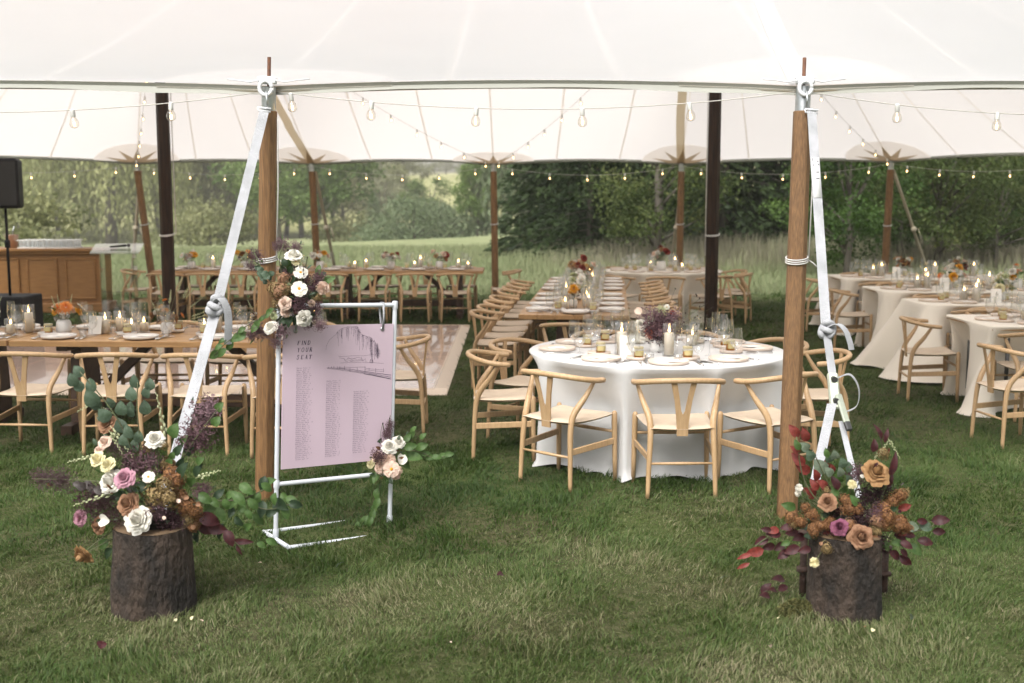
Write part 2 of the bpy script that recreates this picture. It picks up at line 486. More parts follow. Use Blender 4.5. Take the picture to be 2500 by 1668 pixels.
# eave poles: near ones and far ones from the photograph, the rest spaced round the tent
def on_eave(t):
    """perimeter of the stadium plan; t = metres along it from the middle of the near side, to the right"""
    half = (PKR - PKL) / 2; cx = (PKR + PKL) / 2; arc = math.pi * TR
    total = 4 * half + 2 * arc
    t = t % total
    if t < half: return Vector((cx + t, TY - TR, 0)), Vector((0, -1, 0))
    t -= half
    if t < arc:
        a = -math.pi / 2 + t / TR
        d = Vector((math.cos(a), math.sin(a), 0)); return Vector((PKR, TY, 0)) + d * TR, d
    t -= arc
    if t < 2 * half: return Vector((PKR - t, TY + TR, 0)), Vector((0, 1, 0))
    t -= 2 * half
    if t < arc:
        a = math.pi / 2 + t / TR
        d = Vector((math.cos(a), math.sin(a), 0)); return Vector((PKL, TY, 0)) + d * TR, d
    t -= arc
    return Vector((PKL + t, TY - TR, 0)), Vector((0, -1, 0))
HALF = (PKR - PKL) / 2; ARC = math.pi * TR; PER = 4 * HALF + 2 * ARC
def t_of(x, far):                                # eave parameter at a given x
    cx = (PKR + PKL) / 2
    best = min((abs(on_eave(t)[0].x - x), t) for t in np.arange(0, PER, 0.02) if (on_eave(t)[0].y > TY) == far)
    return best[1]
near_pole_x = [-1.415, 1.69]
far_pole_x = [-6.35, -3.46, -0.32, 2.92, 6.15]
pole_t = [t_of(x, False) for x in near_pole_x] + [t_of(x, True) for x in far_pole_x]
# fill the two round ends with evenly spaced poles
tn1, tf5 = pole_t[1], pole_t[6]; k = 5
pole_t += [tn1 + (tf5 - tn1) * i / k for i in range(1, k)]
tf1, tn0 = pole_t[2], pole_t[0] + (PER if pole_t[0] < pole_t[2] else 0)
pole_t += [tf1 + (tn0 - tf1) * i / k for i in range(1, k)]
pole_t = [t % PER for t in pole_t]
PT = sorted(pole_t)
def scallop(t):                                  # 0 at a pole, 1 half way to the next
    t = t % PER
    for a, b in zip(PT, PT[1:] + [PT[0] + PER]):
        for q in (t, t + PER):
            if a <= q <= b: return max(0.0, math.sin(math.pi * (q - a) / (b - a))) ** 0.8
    return 0.0
PEAK_H, SADDLE = 6.1, 4.55
def roof_point(t, s):                            # s 0 at the eave, 1 at the ridge or peak
    e, d = on_eave(t)
    sc = scallop(t)
    x = min(max(e.x, PKL), PKR)
    dx = min(x - PKL, PKR - x) / ((PKR - PKL) / 2)
    top = Vector((x, TY, SADDLE + (PEAK_H - SADDLE) * max(0.0, 1 - dx) ** 2.2))
    e = e - d * 0.16 * sc; e.z = EAVE + 0.055 * sc
    xy = e.lerp(top, s)
    f = 0.84 * s + 0.16 * s * s
    f += -0.035 * math.sin(math.pi * s) * sc     # panels belly a little between the poles
    return Vector((xy.x, xy.y, e.z + (top.z - e.z) * f))
NT, NS = 300, 22
tent = thing('sailcloth_tent', 'large white sailcloth tent canopy with scalloped eaves over the tables', 'tent', (0, TY, 0))
def in_tent(mb): mb.v = [(x, y - TY, z) for x, y, z in mb.v]; return mb
mb = MB().grid(lambda u, v: roof_point(u * PER, v), NT, NS, wrap=True)
part('canopy', in_tent(mb).mesh('canopy', sail), tent)
mb = MB()
def hem(u, v):
    t = u * PER; p = roof_point(t, 0); d = on_eave(t)[1]
    wob = 0.006 * math.sin(t * 2.1) + 0.004 * math.sin(t * 5.3 + 1)
    return p + [Vector((0, 0, -0.003)), d * -0.012 + Vector((0, 0, -0.022)), d * 0.006 + Vector((0, 0, -0.052 + wob)), d * -0.09 + Vector((0, 0, -0.045))][int(round(v * 3))]
part('eave_hem', in_tent(MB().grid(hem, NT, 3, wrap=True)).mesh('eave_hem', sail_trim, smooth='auto'), tent)
# seams between the cloth panels
seam_t = []
for a, b in zip(PT, PT[1:] + [PT[0] + PER]): seam_t += [a + (b - a) * i / 3 for i in range(3)]
for t in seam_t:
    mb = MB()
    vs, fs = [], []
    for i in range(25):
        s = i / 24 * 0.985 + 0.004
        for w in (-1, 1):
            q = roof_point(t + w * (0.014 / max(0.12, 1 - s) if abs(on_eave(t)[0].x) > 90 else 0.014), s)
            vs.append(q - Vector((0, 0, 0.02)))
    fs = [(2 * i, 2 * i + 1, 2 * i + 3, 2 * i + 2) for i in range(24)]
    part('seam', in_tent(mb.add(vs, fs)).mesh('seam', sail_seam), tent)
def surf_dir(t, s, eps=0.004):
    p = roof_point(t, s); a = (roof_point(t + 0.02, s) - p).normalized(); b = (roof_point(t, s + eps) - p).normalized()
    return p, a, b
for i, t in enumerate(pole_t):                   # a star shaped patch on a round patch at every eave pole
    def disc(rho, th, dz):
        tt = t + rho * math.cos(th); s = max(0.0, rho * math.sin(th)) / 7.4
        p = roof_point(tt, s); p.z -= dz; return p
    mb = MB(); n = 22
    vs = [disc(0, 0, .024)] + [disc(.70, math.pi * k / n, .024) for k in range(n + 1)] + [disc(.36, math.pi * k / n, .024) for k in range(n + 1)]
    fs = [(n + 2 + k, 1 + k, 2 + k, n + 3 + k) for k in range(n)] + [(0, n + 2 + k, n + 3 + k) for k in range(n)]
    part('round_patch', in_tent(mb.add(vs, fs)).mesh('round_patch', sail_patch), tent)
    mb = MB(); vs = [disc(0, 0, .034)]; m_ = 5
    for k in range(2 * m_ + 1):
        rho = (.56 if k % 2 else .20) if 0 < k < 2 * m_ else .22
        vs.append(disc(rho, math.pi * k / (2 * m_), .034))
    fs = [(0, k, k + 1) for k in range(1, 2 * m_ + 1)]
    part('star_patch', in_tent(mb.add(vs, fs)).mesh('star_patch', sail_star, smooth=False), tent)
for i in (1, 3, 5):                           # reinforcing bands up to the two peaks
    t = pole_t[i]; tp = PKL if on_eave(t)[0].x < -1 else PKR
    e = roof_point(t, 0); x0 = on_eave(t)[0].x
    vs = []
    for j in range(31):
        s = j / 30 * .97
        xx = x0 + (tp - x0) * s
        # follow the cloth at that plan position
        tt = t_of(xx, i > 1)
        q = roof_point(tt, s)
        up = 0.015 if i < 2 else -0.03
        vs += [q + Vector((-.07, 0, up)), q + Vector((.07, 0, up))]
    fs = [(2 * k, 2 * k + 1, 2 * k + 3, 2 * k + 2) for k in range(30)]
    part('reinforcing_band', in_tent(MB().add(vs, fs)).mesh('reinforcing_band', sail_band if i < 2 else sail_web), tent)

# ---- poles
wood_pole = mat('weathered_pole_wood', (0.25, 0.135, 0.055), 0.6, (0.125, 0.064, 0.027), 12, (16, 16, 0.25), 8, bump=0.35, bscale=30, lo=.33, hi=.66, rand=0.15)
wood_dark = mat('dark_stained_pole', (0.012, 0.007, 0.005), 0.5, (0.03, 0.015, 0.008), 9, (6, 6, 0.35), 6, bump=0.15, bscale=25, spec=0.2)
steel = mat('galvanised_steel', (0.50, 0.53, 0.54), 0.38, (0.36, 0.38, 0.39), 12, metal=0.85)
rusty_pin = mat('rusty_steel_pin', (0.20, 0.085, 0.045), 0.7, (0.12, 0.06, 0.04), 40)
white_rope = mat('white_cord', (0.62, 0.61, 0.59), 0.85, bump=0.3, bscale=200)
def octo_pole(a, b, r0, r1, m, n=8):
    a, b = Vector(a), Vector(b)
    mb = MB(); vs = []; k = 14
    for i in range(k + 1):
        f = i / k; p = a.lerp(b, f); r = r0 + (r1 - r0) * f
        for j in range(n):
            an = 2 * math.pi * (j + .5) / n
            vs.append(p + Vector((math.cos(an) * r, math.sin(an) * r, 0)))
    fs = [(i * n + j, i * n + (j + 1) % n, i * n + n + (j + 1) % n, i * n + n + j) for i in range(k) for j in range(n)]
    fs += [tuple(range(n - 1, -1, -1)), tuple(k * n + j for j in range(n))]
    return mb.add(vs, fs).mesh('shaft', m, smooth=False, bevel=0.004)
def rope_tie(pole, base, top, f, r, tail=True):
    p = Vector(base).lerp(Vector(top), f)
    for q in range(3 if tail else 2):
        pts = [p + Vector((math.cos(a) * r, math.sin(a) * r, .012 * q - .012 + .014 * math.sin(a + .4))) for a in [2 * math.pi * i / 20 for i in range(21)]]
        part('cord', MB().tube([x - pole.location for x in pts], .0045, 5).mesh('cord', white_rope), pole)
    if tail:
        pts = [p + Vector((r, 0, 0)), p + Vector((r + .03, -.01, -.02)), p + Vector((r + .06, -.012, -.05))]
        part('cord', MB().tube([x - pole.location for x in pts], .004, 5).mesh('cord', white_rope), pole)
def eave_pole(base, top, label, rad, near, group=None, pin=True):
    base, top = Vector(base), Vector(top)
    o = thing('tent_pole', label, 'tent pole', base, group=group)
    o_b, o_t = Vector((0, 0, -.02)), top - base
    sh = o_b.lerp(o_t, 0.945)
    part('shaft', octo_pole(o_b, sh, rad * 1.06, rad * .94, wood_pole), o)
    c0 = o_b.lerp(o_t, 0.935)
    part('collar', MB().tube([c0, c0.lerp(o_t, .5), o_t], rad * .76, 14).mesh('collar', steel, smooth='auto'), o)
    if pin:
        d = (o_t - o_b).normalized()
        part('pin', MB().tube([o_t - d * .02, o_t + d * .17], .011, 10).mesh('pin', rusty_pin, smooth='auto'), o)
        part('washer', MB().lathe([(.012, .045), (.05, .045), (.05, .052), (.012, .052)], 14, o_t, False).mesh('washer', steel, smooth='auto'), o)
    rope_tie(o, base, top, .60 if near else .585, rad * 1.09, near)
    if near:   # a cord runs down the side of the pole
        a = base.lerp(top, .93) + Vector((rad * 1.05, -.02, 0)); b_ = base.lerp(top, .60) + Vector((rad * 1.1, -.02, 0))
        part('hanging_cord', MB().tube([a - base, a.lerp(b_, .5) - base + Vector((.006, 0, 0)), b_ - base], .0042, 5).mesh('hanging_cord', white_rope), o)
    return o
nb0, nb1 = P(645, 1222), P(1921, 1262)
nt0 = on_eave(pole_t[0])[0] + Vector((0, -.05, EAVE - .01)); nt1 = on_eave(pole_t[1])[0] + Vector((0, -.05, EAVE - .01))
pole_a = eave_pole(nb0, nt0, 'golden brown wooden tent pole beside the lilac seating sign', .055, True)
pole_b = eave_pole(nb1, nt1, 'reddish brown wooden tent pole with ratchet strap beside the white round table', .058, True)
far_names = ['wooden tent pole at the far eave beside the bar', 'wooden tent pole at the far eave behind the long table row',
             'wooden tent pole at the far eave before the clipped willow and hill field', 'wooden tent pole at the far eave behind the far round table', 'wooden tent pole at the far eave behind the ivory clothed tables']
far_base_px = [(327, 0), (772, 0), (1208, 0), (1662, 0), (2131, 0)]
far_poles = []
for i, nm in enumerate(far_names):
    e, d = on_eave(pole_t[2 + i])
    b_ = e + Vector((0, .12, 0)); b_.x = e.x + (0.20, .06, .03, .02, .0)[i]
    far_poles.append(eave_pole(b_, e + Vector((0, -.03, EAVE - .02)), nm, .062, False))
for t in pole_t[7:]:
    e, d = on_eave(t)
    if abs(e.x) / max(e.y, 1) < 0.62: pass
    o = eave_pole(e + d * .08, e + Vector((0, 0, EAVE - .02)), 'wooden tent pole under a rounded end of the tent', .06, False, 'tent poles under the rounded tent ends', False)
centre_poles = []
for x, lab in ((PKL, 'thick dark stained centre pole beside the bar and dance floor'), (PKR, 'thick dark stained centre pole behind the white round table')):
    o = thing('centre_pole', lab, 'tent pole', (x, TY, 0))
    part('shaft', octo_pole((0, 0, -.02), (0, 0, PEAK_H - .1), .078, .072, wood_dark, 8), o)
    part('base_plate', MB().box((0, 0, .01), (.3, .3, .03)).mesh('base_plate', steel, smooth=False), o)
    rope_tie(o, (x, TY, 0), (x, TY, PEAK_H), .238, .084, False)
    a = Vector((-.083, -.02, 0)) if x > 0 else Vector((.09, .05, 0))
    part('hanging_cord', MB().tube([a + Vector((0, 0, 5.0)), a + Vector((-.004, 0, 3)), a + Vector((0, 0, 1.2 if x > 0 else 1.45))], .006, 5).mesh('hanging_cord', white_rope), o)
    centre_poles.append(o)
# eave clamps on the two near poles, and the edge cords that hold the cloth
for po, tp in ((pole_a, nt0), (pole_b, nt1)):
    o = thing('pole_clamp', 'white metal clamp ring holding the eave cloth on the pole beside the lilac sign' if po is pole_a else 'white metal clamp ring holding the eave cloth above the ratchet strap', 'clamp', tp + Vector((0, -.055, .0)))
    wm = mat('white_painted_metal', (0.74, 0.75, 0.78), 0.4)
    ringp = [Vector((math.cos(a) * .036 - .005, -.012, math.sin(a) * .04 - .012)) for a in [2 * math.pi * i / 18 for i in range(19)]]
    part('ring', MB().tube(ringp, .012, 8).mesh('ring', wm), o)
    part('plate', MB().box((0, .02, .035), (.11, .03, .045)).mesh('plate', wm, smooth=False, bevel=.008), o)
    for s in (-1, 1):
        part('cord', MB().tube([(s * .045, .0, .035), (s * .10, .012, .024), (s * .16, .03, .036), (s * .24, .05, .045)], .004, 6).mesh('cord', wm), o)
    part('hook', MB().tube([(0, -.02, -.03), (.004, -.026, -.08), (.004, -.024, -.125)], .007, 6).mesh('hook', steel), o)
def cat_curve(pts, n):                           # smooth curve through points
    pts = [Vector(p) for p in pts]; q = [pts[0] * 2 - pts[1]] + pts + [pts[-1] * 2 - pts[-2]]
    out = []
    for i in range(1, len(q) - 2):
        for j in range(n):
            t = j / n
            out.append(0.5 * ((2 * q[i]) + (-q[i-1] + q[i+1]) * t + (2*q[i-1] - 5*q[i] + 4*q[i+1] - q[i+2]) * t*t + (-q[i-1] + 3*q[i] - 3*q[i+1] + q[i+2]) * t**3))
    out.append(pts[-1]); return out
# ================================================================ straps and string lights
def strap_pts(a, b, n=24, wob=.0):
    a, b = Vector(a), Vector(b)
    return [a.lerp(b, i / n) + Vector((wob * math.sin(i * 1.3), 0, 0)) for i in range(n + 1)]
def knot(c, r, m, o, tail):
    pts = []
    for i in range(29):
        a = 2 * math.pi * i / 28
        pts.append(Vector(c) + Vector((r * math.cos(a) * (1 + .35 * math.sin(2 * a)), -.014 + .016 * math.sin(3 * a), r * 1.25 * math.sin(a) - .2 * r * math.cos(2 * a))))
    part('knot', MB().tube(pts, r * .52, 8, flat=1.25).mesh('knot', m), o)
    part('wrap', MB().tube([Vector(c) + Vector((-r * 1.1, -.02, .4 * r)), Vector(c) + Vector((0, -.045, 0)), Vector(c) + Vector((r * 1.1, -.02, -.5 * r))], r * .55, 8).mesh('wrap', m), o)
    part('tail', MB().ribbon(cat_curve(tail, 6), .042, (.8, .6, 0), .004).mesh('tail', m, smooth='auto'), o)
top0 = nt0 + Vector((-.01, -.085, -.135)); bot0 = PD(428, 1102, 5.55)
sa = thing('guy_strap', 'white webbing guy strap with knot running down from the pole beside the lilac sign', 'strap', (bot0.x, bot0.y, 0))
loc = lambda o, pts: [Vector(p) - o.location for p in pts]
stake0 = bot0 + (bot0 - top0).normalized() * .55
part('webbing', MB().ribbon(loc(sa, strap_pts(top0, PD(530, 745, 6.12))), .056, (1, .25, .1), .003).mesh('webbing', white_web, smooth='auto'), sa)
part('webbing', MB().ribbon(loc(sa, strap_pts(PD(528, 752, 6.11), stake0)), .06, (1, .1, .1), .005).mesh('webbing', white_web, smooth='auto'), sa)
k0 = PD(531, 748, 6.08)
knot(k0 - sa.location, .034, white_web, sa, loc(sa, [k0 + Vector((.0, -.03, .03)), k0 + Vector((.03, -.05, .045)), k0 + Vector((.06, -.05, .0)), k0 + Vector((.066, -.04, -.08)), k0 + Vector((.056, -.03, -.2))]))
part('buckle', MB().tube(loc(sa, [top0 + Vector(q) for q in ((-.036, -.006, .012), (.036, -.002, .004), (.034, -.002, -.014), (-.036, -.006, -.006), (-.036, -.006, .012))]), .006, 6).mesh('buckle', MATS['white_painted_metal']), sa)
stump_r = P(2066, 1522)
top1 = nt1 + Vector((.03, -.085, -.14)); kn1 = PD(2017, 806, 5.98); rat = PD(2032, 912, 5.82); rat2 = PD(2040, 1000, 5.68)
sb = thing('ratchet_strap', 'white ratchet strap with metal ratchet tied beside the right wooden pole', 'strap', (rat2.x, rat2.y, 0))
part('webbing', MB().ribbon(loc(sb, strap_pts(top1, kn1)), .056, (1, .2, 0), .003).mesh('webbing', white_web, smooth='auto'), sb)
part('webbing', MB().ribbon(loc(sb, strap_pts(kn1, rat, 8)), .05, (1, .5, 0), .004).mesh('webbing', white_web, smooth='auto'), sb)
part('webbing', MB().ribbon(loc(sb, strap_pts(rat2 + Vector((-.02, 0, .03)), PD(1990, 1175, 5.35), 8, 0)), .05, (1, .1, 0), .003).mesh('webbing', white_web, smooth='auto'), sb)
part('webbing', MB().ribbon(loc(sb, strap_pts(rat2 + Vector((.03, 0, -.06)), PD(2098, 1215, 5.32), 8, 0)), .03, (1, .1, 0), .003).mesh('webbing', white_web, smooth='auto'), sb)
knot(kn1 - sb.location, .03, white_web, sb, loc(sb, [kn1 + Vector((.01, -.03, .02)), kn1 + Vector((.05, -.04, .035)), kn1 + Vector((.09, -.04, .0)), kn1 + Vector((.115, -.04, -.06)), kn1 + Vector((.125, -.04, -.1))]))
part('loop', MB().ribbon(loc(sb, cat_curve([rat + Vector((.02, -.02, -.02)), rat + Vector((.08, -.04, .0)), rat + Vector((.125, -.045, -.07)), rat + Vector((.12, -.04, -.16)), rat + Vector((.055, -.03, -.2))], 6)), .045, (.35, .9, 0), .003).mesh('loop', white_web, smooth='auto'), sb)
for y, w, nm in ((0, 1, 'label_tag'),):
    q = top1.lerp(kn1, .23); q2 = top1.lerp(kn1, .42)
    part('label_tag', MB().ribbon(loc(sb, [q + Vector((0, -.006, 0)), q2 + Vector((0, -.006, 0))]), .05, (1, .2, 0), .002).mesh('label_tag', mat('printed_tag', (.74, .75, .76), .6)), sb)
    ink0 = mat('grey_print', (.18, .18, .2), .7)
    for f, dx, h in ((.245, -.015, .03), (.27, -.015, .02), (.25, .014, .012), (.265, .018, .012), (.30, .0, .006), (.33, .0, .006)):
        c = top1.lerp(kn1, f) + Vector((dx, -.0085 + dx * .2, 0))
        part('print', MB().box(c - sb.location, (.006 if abs(dx) > .01 else .03, .001, h)).mesh('print', ink0, smooth=False), sb)
zinc = mat('zinc_plate', (.55, .60, .47), .35, (.42, .45, .38), 20, metal=.6)
dk_metal = mat('dark_steel', (.10, .10, .10), .4, metal=.8)
rd = (rat2 - rat)
part('ratchet_frame', MB().beam(rat - sb.location, rat2 - sb.location, .055, .03).mesh('ratchet_frame', zinc, smooth=False, bevel=.008), sb)
part('ratchet_handle', MB().beam(rat + rd * .55 - sb.location + Vector((.012, -.03, 0)), rat + rd * 1.35 - sb.location + Vector((.045, -.02, 0)), .034, .02).mesh('ratchet_handle', zinc, smooth=False, bevel=.006), sb)
part('handle_grip', MB().beam(rat + rd * 1.3 - sb.location + Vector((.043, -.02, 0)), rat + rd * 1.55 - sb.location + Vector((.055, -.018, 0)), .03, .022).mesh('handle_grip', dk_metal, smooth=False, bevel=.005), sb)
for f in (.15, .75):
    part('bolt', MB().tube([rat + rd * f - sb.location + Vector((0, -.035, 0)), rat + rd * f - sb.location + Vector((0, .02, 0))], .016, 10).mesh('bolt', dk_metal, smooth='auto'), sb)
part('buckle', MB().tube(loc(sb, [top1 + Vector(q) for q in ((-.038, -.006, .008), (.036, -.002, .0), (.034, -.002, -.018), (-.038, -.006, -.01), (-.038, -.006, .008))]), .006, 6).mesh('buckle', MATS['white_painted_metal']), sb)
beige_web = mat('beige_webbing', (.42, .37, .28), .8)
for i, lab in ((1, 'beige guy strap slanting to the ground behind the long table row'), (4, 'beige guy strap with knot beside the pole behind the ivory tables'), (0, 'beige guy strap slanting to the ground behind the bar'), (3, 'beige guy strap slanting to the ground behind the far round table')):
    e, d = on_eave(pole_t[2 + i]); t0 = e + Vector((.05, .02, EAVE - .15)); g0 = e + d * 1.75 + Vector(((.55, .2, 0, .0, .42)[i], 0, 0))
    if i in (0, 3): g0 = e + d * 1.5 + Vector((-.15, 0, 0))
    o = thing('guy_strap', lab, 'strap', g0)
    part('webbing', MB().ribbon(loc(o, strap_pts(t0, g0, 6, 0)), .06, (1, 0, 0), .004).mesh('webbing', beige_web), o)
    mid = t0.lerp(g0, .42)
    part('knot', MB().lathe([(0, -.06), (.045, -.03), (.05, .02), (0, .06)], 8, mid - g0 + Vector((0, -.02, 0))).mesh('knot', beige_web), o)
    part('tail', MB().ribbon(loc(o, [mid, mid + Vector((.08, -.02, .0)), mid + Vector((.12, -.02, -.12)), mid + Vector((.13, -.02, -.24))]), .03, (.5, .8, 0), .004).mesh('tail', beige_web), o)
    part('stake', MB().tube([(0, .02, .22), (0, 0, -.1)], .018, 8).mesh('stake', dk_metal), o)

socket_w = mat('white_bulb_socket', (.72, .72, .70), .4)
bulb_glass = thin_glass('bulb_glass', (.98, .95, .9), 1.45, .03, .05)
filament = emit('bulb_filament', (1.0, .62, .28), 9.0)
wire_w = mat('white_wire', (.52, .50, .46), .5)
BULB_G = MB().lathe([(.0125, 0), (.0135, -.010), (.020, -.018), (.0255, -.030), (.0275, -.043), (.0255, -.056), (.019, -.066), (.010, -.0705), (0, -.072)], 16, close=False).mesh('bulb_glass', bulb_glass)
BULB_S = MB().lathe([(.007, .04), (.014, .034), (.0145, -.004), (.012, -.008)], 10).mesh('socket', socket_w, smooth='auto')
BULB_F = MB().lathe([(0, -.03), (.006, -.036), (.0075, -.05), (.004, -.06), (0, -.063)], 8).mesh('filament', filament)
def string_lights(a, b, sag, label, ts, n=28):
    a, b = Vector(a), Vector(b)
    o = thing('string_lights', label, 'string lights', (a + b) / 2, group='warm bulb string lights under the tent')
    f = lambda t: a.lerp(b, t) - Vector((0, 0, sag * 4 * t * (1 - t)))
    part('wire', MB().tube([f(i / n) - o.location for i in range(n + 1)], .003, 5).mesh('wire', wire_w), o)
    for t in ts:
        p = f(t) - o.location - Vector((0, 0, .034))
        rot = (random.uniform(-.12, .12), random.uniform(-.12, .12), random.uniform(0, 6))
        bb = part('bulb', BULB_G, o, p, rot)
        part('socket', BULB_S, bb); part('filament', BULB_F, bb)
    return o
ev = lambda i, dz=-.07, dy=0: on_eave(pole_t[i])[0] + Vector((0, dy, EAVE + dz))
# near eave: bulbs where the photograph shows them
def t_for_px(a, b, pxs):
    out = []
    for px in pxs:
        f = lambda t: (lambda q: W0 / 2 + FPX * q.x / (q.y * math.cos(PITCH) - (q.z - CAM_H) * math.sin(PITCH)))(a.lerp(b, t))
        lo, hi = 0., 1.
        for _ in range(40):
            m_ = (lo + hi) / 2
            if (f(m_) < px): lo = m_
            else: hi = m_
        out.append(lo)
    return out
left_end = Vector((-4.57, 6.9, EAVE - .07)); right_end = Vector((4.6, 7.26, EAVE - .07))
e0, e1 = ev(0, -.03, -.03), ev(1, -.03, -.03)
string_lights(left_end, e0, .10, 'string of clear bulbs along the near eave, ending at the pole by the sign', t_for_px(left_end, e0, [-60, 176, 416]))
string_lights(e0, e1, .105, 'string of clear bulbs along the near eave between the two front poles', t_for_px(e0, e1, [711, 906, 1162, 1422, 1685]))
string_lights(e1, right_end, .10, 'string of clear bulbs along the near eave beyond the ratchet strap pole', t_for_px(e1, right_end, [2192, 2437]))
for i in range(4):
    a, b = ev(2 + i, -.06, -.05), ev(3 + i, -.06, -.05)
    string_lights(a, b, .16, 'string of warm bulbs along the far eave, ' + ('from the bar to the next pole', 'behind the dance floor', 'before the dark spruces', 'before the tallest dark trees')[i], [(j + .5) / 5 for j in range(5)])
a = ev(6, -.06, -.05); b = on_eave(pole_t[10])[0] + Vector((0, 0, EAVE - .06))
string_lights(a, b, .16, 'string of warm bulbs along the far eave above the ivory tables', [(j + .5) / 6 for j in range(6)])
a = ev(2, -.06, -.05); b = on_eave(pole_t[11])[0] + Vector((0, 0, EAVE - .06))
string_lights(a, b, .16, 'string of warm bulbs along the far eave above the black loudspeaker', [(j + .5) / 6 for j in range(6)])
pl, pr = Vector((PKL, TY, 4.75)), Vector((PKR, TY, 4.75))
for i, c, nm in ((2, pl, 'climbing from the pole by the bar to the dark centre pole'), (4, pl, 'climbing from the middle far pole towards the bar side centre pole'), (4, pr, 'climbing from the middle far pole towards the right centre pole'), (6, pr, 'climbing from the pole behind the ivory tables to the centre pole')):
    string_lights(ev(i, -.04, -.06), c, .28, 'string of warm bulbs ' + nm, [(j + .4) / 11 for j in range(11)])

# ================================================================ chairs
ash = mat('pale_ash_wood', (.48, .325, .18), .45, (.37, .235, .12), 7, (14, 14, 1.2), 5, bump=.06, bscale=30, lo=.3, hi=.75, rand=.08)
cord_seat = bpy.data.materials.new('woven_paper_cord'); cord_seat.use_nodes = True
def _cord():
    t = cord_seat.node_tree; L = t.links; b = t.nodes['Principled BSDF']; b.inputs['Roughness'].default_value = .75
    tc = node(t, 'ShaderNodeTexCoord'); sx = node(t, 'ShaderNodeSeparateXYZ'); L.new(tc.outputs['Object'], sx.inputs[0])
    ax = node(t, 'ShaderNodeMath', operation='ABSOLUTE'); ay = node(t, 'ShaderNodeMath', operation='ABSOLUTE')
    L.new(sx.outputs[0], ax.inputs[0]); L.new(sx.outputs[1], ay.inputs[0])
    mxn = node(t, 'ShaderNodeMath', operation='MAXIMUM'); L.new(ax.outputs[0], mxn.inputs[0]); L.new(ay.outputs[0], mxn.inputs[1])
    mu = node(t, 'ShaderNodeMath', operation='MULTIPLY'); mu.inputs[1].default_value = 900; L.new(mxn.outputs[0], mu.inputs[0])
    sn = node(t, 'ShaderNodeMath', operation='SINE'); L.new(mu.outputs[0], sn.inputs[0])
    bp = node(t, 'ShaderNodeBump'); bp.inputs['Strength'].default_value = .35; bp.inputs['Distance'].default_value = .003
    L.new(sn.outputs[0], bp.inputs['Height']); L.new(bp.outputs[0], b.inputs['Normal'])
    nz = node(t, 'ShaderNodeTexNoise'); nz.inputs['Scale'].default_value = 14; L.new(tc.outputs['Object'], nz.inputs['Vector'])
    mx = node(t, 'ShaderNodeMix', data_type='RGBA'); mx.inputs[6].default_value = (.50, .40, .30, 1); mx.inputs[7].default_value = (.60, .495, .38, 1)
    L.new(nz.outputs['Fac'], mx.inputs[0]); L.new(mx.outputs[2], b.inputs['Base Color'])
_cord()
